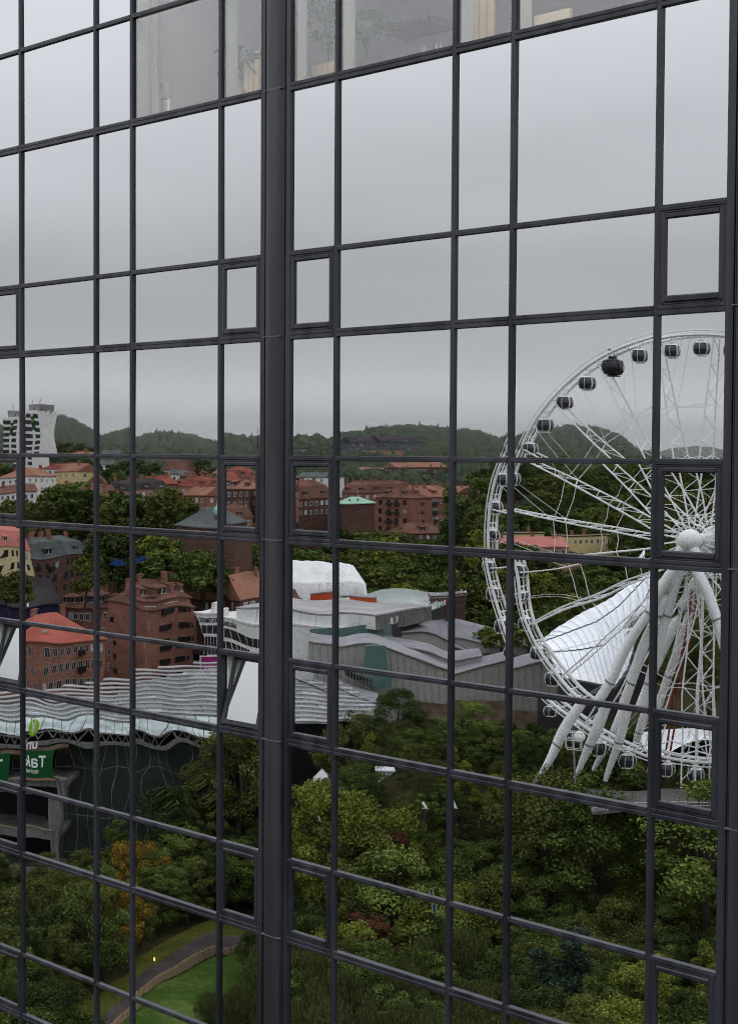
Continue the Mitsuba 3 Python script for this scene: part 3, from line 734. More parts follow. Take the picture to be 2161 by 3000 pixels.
for a, b, y0_, dd in ((330, 360, 1635, 330), (395, 430, 1640, 332)):
    k = thing('parasol', 'blue parasol roof among the dark trees, ' + ('left one' if a < 350 else 'right one'), 'parasol')
    c = at((a + b) / 2, y0_, dd)
    m = trimesh.creation.cone(radius=1.7, height=1.4, sections=8); m.apply_translation((c[0], c[1], c[2] - 1.4)); put('canopy', m, 'blue', k)
    put('pole', tube([(c[0], c[1], c[2] - 9), (c[0], c[1], c[2] - 1.2)], .06), 'win_dark', k)
ch = thing('church', 'grey roofed church with a small green copper dome beside the column', 'church')
p, q = at(500, 1530, 350)[:2], at(668, 1530, 346)[:2]; L = float(np.linalg.norm(q - p)); zc = zy(580, 1545, 350)
put('wall', local_to(bx(0, L, 0, 12, zc - 10, zc), p, q), 'brick_dark', ch)
put('roof', local_to(gable(L, 12, zc + .003, 4.2, .4, 5), p, q), 'roof_slate', ch)
c = at(627, 1500, 350)
dm = icosphere(subdivisions=2, radius=.95); dm.vertices[:, 2] *= 1.15; dm.apply_translation(c); put('dome', dm, 'copper', ch, smooth=True)
put('spire', tube([c + [0, 0, .8], c + [0, 0, 1.6], c + [0, 0, 2.6]], [.3, .1, .03]), 'copper', ch)
put('lantern', tube([c + [0, 0, -3.5], c + [0, 0, -.6]], .6, 8), 'brick_dark', ch)
DSF[0] = 1.4
house('house', 'house with a pointed brown roof in the vent window left of the column', 'house', 660, 750, 360, 364, 1530, 11, 10, 'brick', 'roof_brown', 'mansard', 3.6, 2, 4, 2, chim=1, dorm=1, seed=76)
DSF[0] = 1.0
# red-roofed brick building in front and its neighbour
fk, fp, fq, fL, fW, fz0, fz1 = house('brick_building', 'red brick apartment building with a bright red metal roof at lower left', 'building', 92, 292, 300, 311, 1868, 11, 34, 'brick', 'roof_bright', 'hip', 4.2, 6, 9, 3, dz=3.4, w=1.0, h=1.75, fm='win_grey', chim=2, seed=81, skip=0)
for k_ in range(5):
    z = fz1 - 3.4 * (k_ + 1) + .2
    put('balcony', local_to(bx(fL * .60 - .7, fL * .60 + .7, -.9, -.1, z - .1, z + 1), fp, fq), 'black', fk)
put('skylight', local_to(bx(fL * .16, fL * .16 + 1, 1.5, 2.5, fz1 + 1.5, fz1 + 1.9), fp, fq), 'glass_roof', fk)
hk = house('brick_building', 'brown roofed brick building with dormers behind the bright red roof', 'building', 292, 418, 330, 318, 1792, 12, 34, 'brick', 'roof_brown', 'hip', 3.8, 6, 6, 0, dz=3.3, w=1.3, h=1.6, chim=3, dorm=6, seed=82, skip=.05)
hk2 = house('brick_building', 'corner wing of the brown roofed brick building with dark balconies', 'building', 418, 556, 318, 327, 1770, 12, 36, 'brick', 'roof_brown', 'hip', 3.8, 7, 8, 0, dz=3.2, w=1.2, h=1.6, chim=4, dorm=4, seed=83, skip=.1)
house('brick_building', 'brick wing with brown dormered roof reaching left from the corner building', 'building', 190, 290, 338, 334, 1780, 11, 30, 'brick', 'roof_brown', 'hip', 3.8, 4, 5, 0, dz=3.3, chim=2, dorm=4, seed=84)
for hb, xs_ in ((hk, (.33,)), (hk2, (.45, .72, .93))):
    for k_ in range(6):
        for xx in xs_:
            z = hb[6] - 3.2 * (k_ + 1) + .2
            put('balcony', local_to(bx(hb[3] * xx - 1.1, hb[3] * xx + 1.1, -1.0, -.1, z - .1, z + 1), hb[1], hb[2]), 'blue' if (hb is hk2 and xx == .93 and k_ in (1, 3)) else 'black', hb[0])
nk, np_, nq, nL, nW, nz0, nz1 = house('black_roof_house', 'house with a black roof, white gable edges and skylights at the left', 'house', -80, 190, 318, 330, 1775, 10, 14, 'navy', 'roof_dark', 'gable', 5.4, 0, 0, 0, chim=0, seed=85)
for xx in (.25, .52, .80):
    v = .25
    for e in (0, .75):
        put('skylight', local_to(trimesh.Trimesh(np.array([(nL * xx + e, W_, nz1 + W_ / (nW / 2) * 5.4 + .08) for W_ in (.6, 2.0)] + [(nL * xx + e + .65, W_, nz1 + W_ / (nW / 2) * 5.4 + .08) for W_ in (.6, 2.0)]), np.array([[0, 2, 1], [1, 2, 3]]), process=False), np_, nq), 'glass_roof', nk)
for xx in (.18, .62):
    put('gable_edge', local_to(tube([(nL * xx, -.4, nz1 + .1), (nL * xx, nW / 2, nz1 + 5.7)], .22), np_, nq), 'win_white', nk)
# row of gabled houses between the brick corner and the tarp
for i_, (a, b, d0_, d1_, ye) in enumerate(((566, 640, 352, 356, 1785), (632, 706, 346, 352, 1766), (704, 800, 340, 346, 1748))):
    house('terrace_house', ['terrace house with dark gable nearest the brick corner building', 'terrace house with an orange and black roof in the middle of its row', 'terrace house with an orange roof beside the column'][i_], 'house', a, b, d0_, d1_, ye, 12, 12, 'brick_dark', ['roof_dark', 'roof_orange', 'roof_orange'][i_], 'gable', 5.0, 2, 7, 2, w=.7, h=1.9, chim=2, seed=90 + i_)
house('terrace_house', 'brown gabled house partly under the white tarpaulin right of the column', 'house', 800, 905, 352, 358, 1788, 14, 14, 'brick_pale', 'roof_brown', 'gable', 7.5, 2, 9, 2, w=.8, h=2.0, chim=0, seed=95)

# -- building wrapped in white tarpaulin
tk = thing('tarp_wrapped_building', 'building wrapped in white scaffold tarpaulin behind the red containers', 'building')
p, q = at(885, 1780, 362)[:2], at(1062, 1780, 368)[:2]; L = float(np.linalg.norm(q - p)); z0 = zy(960, 1790, 362); ze = zy(960, 1715, 362); zr = zy(960, 1655, 362)
put('wall', local_to(bx(0, L, 0, 12, z0 - 4, ze), p, q), 'white', tk)
nu, nv = 40, 24
G = []
for a in range(nu + 1):
    for b in range(nv + 1):
        u, v = a / nu, b / nv
        x = -6 + (L + 6.8) * u
        yy = -.8 + 14 * v
        prof = 1 - abs(2 * v - .85) ** 1.6 if True else 0
        z = ze - .6 + (zr - ze + 1.2) * max(0, 1 - abs(2 * v - 1)) ** .9 * (1 - .25 * u ** 3) + .35 * math.sin(u * 9 + v * 3) * (1 - v) + 1.0 * (1 - u) ** 2
        if b == 0:
            z = ze - 2.4 - 1.3 * meshkit.noise(np.array([[u * 14, 1.5, .3]]))[0]
            yy = -.9 - .2 * math.sin(u * 60)
        z += .55 * meshkit.noise(np.array([[u * 17, v * 5, 4.2]]))[0] - .25
        yy += .35 * meshkit.noise(np.array([[u * 40, v * 3, 8.1]]))[0]
        G.append((x, yy, z))
f = np.array([[a * (nv + 1) + b, (a + 1) * (nv + 1) + b, (a + 1) * (nv + 1) + b + 1, a * (nv + 1) + b + 1] for a in range(nu) for b in range(nv)])
put('tarpaulin', local_to(trimesh.Trimesh(np.array(G), np.vstack([f[:, [0, 1, 2]], f[:, [0, 2, 3]]]), process=False), p, q), 'tarp', tk, smooth=True)
for xx in (.3, .42, .55, .82, .86):
    put('tarp_fold', local_to(bx(L * xx, L * xx + .25, -1.25, -1.15, ze - 4.4, ze - .6), p, q), 'tarp', tk)
put('banner', local_to(bx(L * .40, L * .62, -1.4, -1.32, z0 - .3, z0 + 2.6), p, q), 'letter', tk)
tm = meshkit.text_mesh('WIN', 1.1, .06, True); tm.vertices = np.column_stack([-tm.vertices[:, 0], -tm.vertices[:, 2] - 1.41, tm.vertices[:, 1]]); tm.apply_translation((L * .60, 0, z0 + .8)); tm.faces = tm.faces[:, ::-1]
put('lettering', local_to(tm, p, q), 'letter_dark', tk)
for i_, (a, b, y0_, y1_) in enumerate(((925, 985, 1738, 1788), (1018, 1104, 1750, 1788))):
    k = thing('red_container', ['left red site container in front of the white tarpaulin', 'right red site container in front of the white tarpaulin'][i_], 'container')
    pp, qq = at(a, y1_, 345), at(b, y1_, 345)
    Lc = qq[0] - pp[0]; hc = zy(a, y0_, 345) - pp[2]
    put('body', local_to(bx(0, Lc, 0, 5, pp[2] - 1, pp[2] + hc), pp[:2], qq[:2]), 'container', k)
    for x_ in np.arange(.3, Lc, .6):
        put('rib', local_to(bx(x_, x_ + .12, -.06, -.001, pp[2] - 1, pp[2] + hc - .1), pp[:2], qq[:2]), 'container', k)
    put('lid', local_to(bx(-.15, Lc + .15, -.15, 5.2, pp[2] + hc + .003, pp[2] + hc + .25), pp[:2], qq[:2]), 'felt', k)

# -- white museum with its lettering, slanted windows and grey attic
mk = thing('white_museum', 'white modern museum with dark lettering and slanted window bands behind the column', 'museum')
d_m = 315
p, q = at(562, 1830, 321)[:2], at(1000, 1830, 303)[:2]; L = float(np.linalg.norm(q - p)); zt_ = 36.3; zb_ = zy(700, 1990, d_m)
prof = Polygon([(0, zt_), (L, zt_), (L, zb_ - 6), (7.5, zb_ - 6), (5.5, zb_ + 1)])
m = extrude_polygon(prof, 26, engine='earcut'); m.vertices = m.vertices[:, [0, 2, 1]]; m.faces = m.faces[:, ::-1]
put('wall', local_to(m, p, q), 'white', mk)
put('roof', local_to(bx(-.2, L + .2, -.2, 26.2, zt_ + .003, zt_ + .35), p, q), 'white', mk)
for k_, (za, zb2, xa, xb) in enumerate(((zt_ - 4.4, zt_ - 2.4, 1.8, 20), (zt_ - 7.6, zt_ - 5.2, 3.2, 12.5))):
    for i_ in range(9):
        x0_ = xa + (xb - xa) * i_ / 9
        put('window_pane', local_to(bx(x0_ + .06, x0_ + (xb - xa) / 9 - .06, -.05, -.002, za, zb2), p, q), 'glass_dark', mk)
        put('window_bar', local_to(bx(x0_ - .06, x0_ + .06, -.08, -.002, za, zb2), p, q), 'win_white', mk)
tm = meshkit.text_mesh('VÄRLDSKULTURMUSEET', 1.0, .08, True); wt = tm.bounds[1][0]; tm.vertices[:, 0] *= 9.4 / wt
tm.vertices = np.column_stack([-tm.vertices[:, 0], -tm.vertices[:, 2] - .02, tm.vertices[:, 1]]); tm.faces = tm.faces[:, ::-1]; tm.apply_translation((10.2, 0, zt_ - 1.75))
put('lettering', local_to(tm, p, q), 'letter_dark', mk)
put('rooflight', local_to(bx(4.2, 5.2, .5, 4, zt_ + .36, zt_ + 2.2), p, q), 'white', mk)
pa, qa = at(692, 1800, 317)[:2], at(1100, 1800, 300.5)[:2]; La = float(np.linalg.norm(qa - pa)); za, zb2 = 38.9, 36.0
put('attic', local_to(bx(0, La, 0, 22, zb2, za), pa, qa), 'concrete', mk)
for i_ in range(8):
    put('attic_panel', local_to(bx(La * i_ / 8 + .05, La * (i_ + 1) / 8 - .05, -.12, -.002, zb2 + .1, za - .05), pa, qa), 'white', mk)
put('attic_roof', local_to(bx(-.1, La + .1, -.2, 22.1, za + .003, za + .3), pa, qa), 'roof_clad', mk)
bn = thing('banner', 'purple banner with white letters on the museum wall left of the open vent', 'banner')
pb, qb = at(588, 1945, d_m - 7)[:2], at(660, 1945, d_m - 7)[:2]; Lb = float(np.linalg.norm(qb - pb)); zb0, zb1 = zy(620, 1985, d_m - 7), zy(620, 1932, d_m - 7)
put('cloth', local_to(bx(0, Lb, 0, .15, zb0 - 1, zb1), pb, qb), 'purple', bn)
put('frame', local_to(cat([bx(-.25, -.02, -.02, .2, zb0 - 1, zb1 + .2), bx(-.25, Lb, -.02, .2, zb1 + .02, zb1 + .25)]), pb, qb), 'win_white', bn)
tm = meshkit.text_mesh('MÖTS', 1.2, .05, True); tm.vertices = np.column_stack([-tm.vertices[:, 0], -tm.vertices[:, 2] - .01, tm.vertices[:, 1]]); tm.faces = tm.faces[:, ::-1]; tm.apply_translation((Lb * .15 + (tm.bounds[1][0] - tm.bounds[0][0]), 0, zb0 - .3))
put('lettering', local_to(tm, pb, qb), 'letter', bn)
# teal glass wing and wet flat roof right of the museum
wk = thing('teal_glass_hall', 'flat roofed hall with teal glass walls and a railed wet roof right of the museum', 'building')
p, q = at(922, 1860, 296)[:2], at(1152, 1850, 305)[:2]; L = float(np.linalg.norm(q - p)); z1, z0 = zy(1030, 1836, 300), zy(1030, 1900, 300)
for i_ in range(7):
    put('glass_panel', local_to(bx(L * i_ / 7 + .06, L * (i_ + 1) / 7 - .06, 0, .3, z0 - 4, z1), p, q), 'glass_teal', wk)
    put('post', local_to(bx(L * i_ / 7 - .055, L * i_ / 7 + .055, -.08, .3, z0 - 4, z1), p, q), 'concrete', wk)
put('rail', local_to(bx(0, L, -.1, -.03, (z0 + z1) / 2 + .4, (z0 + z1) / 2 + .55), p, q), 'concrete', wk)
p2, q2 = q, at(1400, 1800, 372)[:2]; L2 = float(np.linalg.norm(q2 - p2)); z1b = zy(1152, 1822, 305)
put('side_wall', local_to(bx(0, L2, 0, .4, z1b - 9, z1b - .3), p2, q2), 'glass_teal', wk)
for i_ in range(24):
    put('parapet_post', local_to(bx(L2 * i_ / 24, L2 * i_ / 24 + .35, -.15, .2, z1b - .3, z1b + .8), p2, q2), 'win_white', wk)
put('side_band', local_to(bx(0, L2, -.12, -.002, z1b - 3.2, z1b - .5), p2, q2), 'win_dark', wk)
put('roof', local_to(bx(0, L2, .41, 24, z1b - .5, z1b - .1), p2, q2), 'water_roof', wk)
# -- grey theatre with wavy felt roofs
gk_ = thing('grey_theatre', 'long grey corrugated theatre with rolling dark felt roofs left of the wheel', 'building')


def wavy_block(pts_top, y_base, d0, d1, back, wallm, roofm, roofname, rise=0.0):
    """a block whose front wall follows photo columns and rows pts_top (its roof edge), base at y_base"""
    xs = np.array([a for a, _ in pts_top], float); ys = np.array([b for _, b in pts_top], float)
    X = np.linspace(xs[0], xs[-1], 36); Y = np.interp(X, xs, ys)
    Y = np.convolve(np.pad(Y, 2, 'edge'), np.ones(5) / 5, 'valid')
    dd = np.linspace(d0, d1, 36)
    top = np.array([at(a, b, c) for a, b, c in zip(X, Y, dd)]); bot = np.array([at(a, y_base, c) for a, c in zip(X, dd)])
    bot[:, 2] = bot[:, 2].min() - 3
    bk_ = top + [0, back, rise]
    n = len(X)
    f = np.array([[i_, i_ + 1, n + i_ + 1, n + i_] for i_ in range(n - 1)])
    put('wall', trimesh.Trimesh(np.vstack([bot, top]), np.vstack([f[:, [0, 1, 2]], f[:, [0, 2, 3]]]), process=False), wallm, gk_, smooth=True)
    for e in (0, -1):
        qv = np.array([bot[e], bot[e] + [0, back, 0], bk_[e], top[e]])
        put('end_wall', trimesh.Trimesh(qv, np.array([[0, 1, 2], [0, 2, 3]]), process=False), wallm, gk_)
    put('roof', trimesh.Trimesh(np.vstack([top - [0, .3, -.05], bk_ + [0, 0, .05]]), np.vstack([f[:, [0, 1, 2]], f[:, [0, 2, 3]]]), process=False), roofm, gk_, smooth=True)
    put('roof_edge', tube(top + [0, -.32, .05], .18, 6), 'roof_clad', gk_)


wavy_block([(990, 1880), (1040, 1862), (1110, 1852), (1200, 1850), (1250, 1855), (1330, 1885), (1445, 1918)], 1960, 306, 318, 26, 'grey_clad', 'felt', 'r', 1.5)
wavy_block([(1330, 1872), (1400, 1872), (1470, 1885), (1560, 1905), (1625, 1922)], 1960, 322, 316, 26, 'grey_clad', 'felt', 'r', 1.2)
wavy_block([(1090, 1886), (1150, 1886), (1210, 1897), (1270, 1918), (1310, 1940), (1450, 1922)], 2000, 296, 296, 9, 'grey_clad', 'felt', 'r', 0.4)
wavy_block([(916, 1877), (970, 1905), (1000, 1888), (1060, 1884), (1120, 1898), (1200, 1920), (1260, 1942), (1320, 1986), (1380, 1968), (1470, 1955), (1560, 1938), (1624, 1922)], 2062, 284, 292, 10, 'grey_clad', 'felt', 'r', 0.6)
for k_, (a, b, y0_, y1_) in enumerate(((1070, 1126, 1897, 2018),)):
    pp, qq = at(a, y1_, 282.5), at(b, y1_, 282.5)
    put('glass_bay', local_to(bx(0, qq[0] - pp[0], 0, 1.0, pp[2], zy(a, y0_, 282.5)), pp[:2], qq[:2]), 'glass_teal', gk_)
for i_ in range(9):
    c0, c1 = at(992 + i_ * 9, 1958 + i_ * 3.5, 280), at(999 + i_ * 9, 1976 + i_ * 4.2, 280)
    put('stair_window', bx(c0[0], c1[0], 279.6, 283, c1[2], c0[2]), 'glass_dark', gk_)
pp, qq = at(905, 2000, 268), at(1090, 2060, 268)
put('low_roof', trimesh.Trimesh(np.array([at(850, 1975, 280), at(1090, 2060, 266), at(1090, 2030, 278), at(860, 1955, 284)]), np.array([[0, 1, 2], [0, 2, 3]]), process=False), 'felt', gk_)
for i_, (x_, y_, d_) in enumerate(((1150, 1868, 322), (1230, 1872, 322), (1065, 1866, 318), (1290, 1890, 320), (1180, 1905, 299), (1430, 1890, 332), (1520, 1900, 330), (1120, 1862, 326))):
    c = at(x_, y_, d_)
    put('roof_vent', bx(c[0] - .6, c[0] + .6, c[1] - .5, c[1] + .5, c[2] - .6, c[2] + .5), ['roof_clad', 'win_white', 'glass_roof'][i_ % 3], gk_)
for x_ in np.linspace(930, 1600, 30):
    if 1060 < x_ < 1130:
        continue
    yt_ = float(np.interp(x_, [916, 970, 1000, 1060, 1120, 1200, 1260, 1320, 1380, 1470, 1560, 1624], [1877, 1905, 1888, 1884, 1898, 1920, 1942, 1986, 1968, 1955, 1938, 1922])) + 8
    dd = 284 + 8 * (x_ - 916) / 708 - .12
    a_, b_ = at(x_, yt_, dd), at(x_, 2062, dd); put('wall_seam', tube([a_, (b_[0], dd, b_[2] - 2)], .05, 4), 'roof_clad', gk_)
# stone wall under the theatre
sk = thing('stone_wall', 'dark rough stone wall with terraces below the grey theatre', 'wall')
V_ = []
for a in range(41):
    for b in range(9):
        x = 1180 + 480 * a / 40
        c = at(x, 2062, 286 - 12 * b / 8); c[2] -= 11 * b / 8
        c[1] += 1.2 * meshkit.noise(np.array([[a * .9, b * .9, 1.1]]))[0]
        V_.append(c)
f = np.array([[a * 9 + b, (a + 1) * 9 + b, (a + 1) * 9 + b + 1, a * 9 + b + 1] for a in range(40) for b in range(8)])
put('face', trimesh.Trimesh(np.array(V_), np.vstack([f[:, [0, 1, 2]], f[:, [0, 2, 3]]]), process=False), 'concrete' if False else 'wood_dark', sk, smooth=False)
# small sheds behind the theatre
for i_, (a, b, y_, dd) in enumerate(((1260, 1340, 1750, 345), (1330, 1410, 1745, 355))):
    house('shed', ['left low brick shed with a glass rooflight behind the teal hall', 'right low brick shed with a glass rooflight behind the teal hall'][i_], 'shed', a, b, dd, dd, y_, 8, 6, 'brick_dark', 'felt', 'flat', 1, 0, 0, 0, chim=0, seed=110 + i_)
    pp = at(a + 22, y_ + 20, dd - 4); m = trimesh.creation.cone(radius=1.9, height=1.0, sections=4); m.apply_translation(pp); k = put('rooflight', m, 'glass_teal'); say(k, ['left', 'right'][i_] + ' pyramid rooflight in front of the brick sheds', 'rooflight')
for i_, (x_, y_) in enumerate(((1255, 1765), (1285, 1740), (1352, 1735), (1366, 1757), (1405, 1738), (1210, 1780), (1268, 1785), (1345, 1790))):
    k = thing('globe_lamp', 'white globe lamp on a thin pole behind the grey theatre', 'street lamp', 'globe lamps behind the theatre')
    c = at(x_, y_, 330); put('pole', tube([c + [0, 0, -5], c], .06, 5), 'win_dark', k); g_ = icosphere(subdivisions=1, radius=.22); g_.apply_translation(c + [0, 0, .2]); put('globe', g_, 'letter', k, smooth=True)

# -- striped white hotel tower on the left horizon
tw = thing('striped_hotel_tower', 'white hotel tower with dark window stripes on the left horizon', 'tower')
dt = 700
p, m1, q = at(44, 1340, dt)[:2], at(90, 1340, dt - 4)[:2], at(120, 1340, dt)[:2]
zt_ = zy(80, 1222, dt); L1 = float(np.linalg.norm(m1 - p)); L2 = float(np.linalg.norm(q - m1))
put('striped_wing', local_to(bx(0, L1, 0, 12, zt_ - 45, zt_), p, m1), 'white', tw)
put('blank_wing', local_to(bx(0, L2, 0, 9, zt_ - 45, zt_ + .5), m1, q), 'white', tw)
for k_ in range(12):
    for xa, xb in ((.1, L1 * .48), (L1 * .66, L1 - .05)):
        put('balcony_band', local_to(bx(xa, xb, -.12, -.005, zt_ - 2.8 - 3.0 * k_, zt_ - 1.0 - 3.0 * k_), p, m1), 'win_dark', tw)
put('sign', local_to(bx(L1 * .52, L1 * .70, -.3, -.01, zt_ - 8, zt_ - 2.2), p, m1), 'sign_green', tw)
tm = trimesh.creation.cylinder(radius=.55, height=.1, sections=10); tm.apply_transform(trimesh.transformations.rotation_matrix(math.pi / 2, [1, 0, 0])); tm.apply_translation((L1 * .61, -.36, zt_ - 4)); put('sign_leaf', local_to(tm, p, m1), 'leaf_logo', tw)
put('plant_room', local_to(cat([bx(1, 5, 2, 9, zt_, zt_ + 3.4), bx(5.5, 8.2, 2, 8, zt_, zt_ + 2.6), bx(L1 - 2, L1 + 1, 3, 8, zt_, zt_ + 3.0)]), p, m1), 'roof_clad', tw)
put('mast', local_to(cat([bx(2, 2.15, 4, 4.15, zt_ + 3, zt_ + 6), bx(6.5, 6.65, 4, 4.15, zt_ + 2.6, zt_ + 5.5)]), p, m1), 'win_dark', tw)
rm_ = thing('radio_mast', 'thin radio mast on the horizon left of the column', 'mast')
c = at(748, 1320, 900)
put('mast', tube([c + [0, 0, -10], c + [0, 0, 5], c + [0, 0, 12]], [.5, .3, .12], 5), 'win_dark', rm_)
put('antenna', cat([tube([c + [0, 0, 0], c + [0, 0, 2]], 1.0, 6), tube([c + [0, 0, 6], c + [0, 0, 6.8]], .7, 6)]), 'win_dark', rm_)
for i_, (a, b, y_, dd) in enumerate(((880, 935, 1318, 900), (1025, 1100, 1316, 900), (1110, 1230, 1312, 920))):
    house('hillside_block', ['dark grey block on the hill seen right of the column', 'grey block on the hill left of the dark pitched block', 'dark pitched block on the hill at centre'][i_], 'building', a, b, dd, dd + 10, y_, 14, 12, 'roof_slate', 'roof_dark', ['flat', 'gable', 'gable'][i_], 4, 2, 6, 0, fm='win_dark', chim=0, seed=120 + i_)

# ------------------------------------------------------------------ science centre: stepped glass and metal roof over dark glass
uk = thing('science_centre', 'science centre with a stepped roof of metal bands and glass panes above dark glass walls', 'building')
NR = 13
for k_ in range(NR):
    t = k_ / (NR - 1)
    d_ = 258 + 2.2 * k_
    xl = np.interp(t, [0, .35, .6, .8, 1], [-160, 20, 170, 330, 560]); xr = np.interp(t, [0, .3, .6, 1], [1085, 1090, 1010, 850])
    z_ = 26.4 + .40 * k_
    a, b = sx(xl, d_), sx(xr, d_)
    put('roof_band', cat([bx(a, b, d_ + .42, d_ + 2.3, z_ - .12, z_ - .01), bx(a, b, d_ - .12, d_ + .42, z_ - .13, z_)]), 'roof_clad', uk)
    n = max(2, int((b - a) / 3.0))
    for i_ in range(n):
        x0_, x1_ = a + (b - a) * i_ / n, a + (b - a) * (i_ + 1) / n
        fr = (x0_ - a) / (b - a)
        if k_ > 2 and fr < .06 + .28 * t:
            continue
        put('roof_pane', bx(x0_ + .06, x1_ - .06, d_ - .02, d_ + .03, z_ - .42, z_ - .135), 'glass_roof', uk)
        if k_ % 3 == 0 and i_ % 2 == 0:
            put('roof_light', bx(x0_ + .1, x1_ - .1, d_ + .7, d_ + 1.9, z_ - .008, z_ + .03), 'glass_roof', uk)
d_ = 255.5
a, b = sx(-160, d_), sx(640, d_)
for i_ in range(24):
    x0_, x1_ = a + (b - a) * i_ / 24, a + (b - a) * (i_ + 1) / 24
    sag = lambda x: 0.7 * math.sin((x - a) / (b - a) * 7)
    zz = 24.2 + sag(x0_) * .4
    put('front_pane', trimesh.Trimesh(np.array([(x0_ + .05, d_, zz), (x1_ - .05, d_, zz), (x1_ - .05, d_ + 2.2, 26.0), (x0_ + .05, d_ + 2.2, 26.0)]), np.array([[0, 1, 2], [0, 2, 3]]), process=False), 'glass_roof', uk)
    put('truss', cat([tube([(x0_, d_ - .2, zz - 1.5), ((x0_ + x1_) / 2, d_ - .1, zz - .1), (x1_, d_ - .2, zz - 1.5)], .13, 5)]), 'concrete', uk)
put('eave', cat([bx(a, b, d_ - .5, d_ + .3, 22.0, 22.6), bx(a, b, d_ - .15, d_ + .1, 23.9, 24.15)]), 'concrete', uk)
put('roof_end', trimesh.Trimesh(np.array([at(850, 2160, 262), at(1105, 2125, 262), at(1085, 2062, 285), at(1000, 2035, 288), at(860, 2000, 290)]), np.array([[0, 1, 2], [0, 2, 3], [0, 3, 4]]), process=False), 'concrete', uk)
# dark glass wall with pale joints
dgl = 260.0
for (xa, xb, n) in ((163, 660, 13),):
    a, b = sx(xa, dgl), sx(xb, dgl)
    zs_ = [22.0, 17.6, 10.5, 4.0, -1]
    for i_ in range(n):
        x0_, x1_ = a + (b - a) * i_ / n, a + (b - a) * (i_ + 1) / n
        bul = lambda x: 2.5 * math.sin((x - a) / (b - a) * math.pi)
        for z1_, z0_ in zip(zs_[:-1], zs_[1:]):
            v = np.array([(x0_ + .05, dgl - bul(x0_), z0_ + .06), (x1_ - .05, dgl - bul(x1_), z0_ + .06), (x1_ - .05, dgl - bul(x1_), z1_ - .06), (x0_ + .05, dgl - bul(x0_), z1_ - .06)])
            put('glass_panel', trimesh.Trimesh(v, np.array([[0, 1, 2], [0, 2, 3]]), process=False), 'glass_green', uk)
        put('glazing_bar', tube([(x0_, dgl - bul(x0_), -1), (x0_, dgl - bul(x0_), 22)], .05, 4), 'roof_clad', uk)
    for z_ in zs_[:-1]:
        put('floor_band', tube([(x, dgl - bul(x), z_) for x in np.linspace(a, b, 14)], .11, 4), 'concrete', uk)
put('inner_wall', bx(sx(-170, 264), sx(1000, 264), 264, 290, -2, 25.4), 'black', uk)
# terrace with concrete columns, green sign
ZS = [(2290, 3), (2432, 2.4), (2553, 2.4)]
a, b = sx(-160, 252), sx(172, 252)
for y_, _ in ZS:
    z_ = zy(60, y_, 252)
    put('slab', bx(a, b + 1, 250.5, 263, z_ - 1.0, z_), 'concrete', uk)
    put('handrail', bx(a, b, 250.3, 250.42, z_ + .7, z_ + .85), 'wood', uk)
for x_ in (172, -60):
    c = sx(x_, 251)
    put('pillar', bx(c - .8, c + .8, 250.4, 252.4, -1, zy(60, 2282, 251)), 'concrete', uk)
put('terrace_roof', bx(a, b + 1, 252, 262, zy(60, 2210, 252), zy(60, 2207, 252) + .1), 'wood_dark', uk)
sg = thing('restaurant_sign', 'green restaurant sign with white script and leaf logos on the terrace', 'sign')
ds_ = 249.6
pg, qg = at(-45, 2250, ds_)[:2], at(154, 2250, ds_)[:2]; Lg = float(np.linalg.norm(qg - pg)); z0g, z1g = zy(60, 2288, ds_), zy(60, 2206, ds_)
put('board', local_to(bx(0, Lg, 0, .2, z0g, z1g), pg, qg), 'sign_green', sg)
put('trim', local_to(bx(-.1, Lg + .1, -.05, .25, z0g - .35, z0g - .003), pg, qg), 'brick_pale', sg)


def mirrored(text, h, x_right, z, y, p_, q_, m_, key, stretch=1.0, bold=True):
    tm = meshkit.text_mesh(text, h, .06, bold); tm.vertices[:, 0] *= stretch
    w_ = tm.bounds[1][0]
    tm.vertices = np.column_stack([x_right - tm.vertices[:, 0], -tm.vertices[:, 2] + y, tm.vertices[:, 1] + z]); tm.faces = tm.faces[:, ::-1]
    put('lettering', local_to(tm, p_, q_), m_, key)


mirrored('Taktäppan', 1.75, Lg - 1.2, z0g + 1.9, -.02, pg, qg, 'letter', sg, .82)
mirrored('RESTAURANG', .5, Lg - 2.4, z0g + .9, -.02, pg, qg, 'letter', sg, .9)
mirrored('universeum', 1.5, Lg - 2.5, z1g + .35, .05, pg, qg, 'letter', sg, .75)
for xx in (Lg - 3.5, Lg - 9.6):
    m = icosphere(subdivisions=2, radius=1.0); m.vertices = m.vertices * [.85, .12, 1.35]; m.apply_translation((xx, 0, z1g + 3.7)); put('leaf_logo', local_to(m, pg, qg), 'leaf_logo', sg, smooth=True)
    stalk = [tube([(xx, -.14, z1g + 2.9), (xx, -.14, z1g + 4.7)], .05, 5)]
    for e in range(4):
        for s_ in (-1, 1):
            stalk.append(tube([(xx, -.14, z1g + 3.1 + e * .4), (xx + s_ * .22, -.14, z1g + 3.32 + e * .4), (xx + s_ * .18, -.14, z1g + 3.6 + e * .4)], .06, 5))
    put('leaf_vein', local_to(cat(stalk), pg, qg), 'letter', sg)
for i_, x_ in enumerate((28, 70)):
    c = at(x_, 2652, 246); m = icosphere(subdivisions=2, radius=.85); m.vertices = m.vertices * [.5, .1, 1.2]; m.apply_translation(c + [0, 0, 0]); k = put('round_door_sign', m, 'sign_green', smooth=True); say(k, ['left', 'right'][i_] + ' small oval green sign at the foot of the science centre', 'sign')
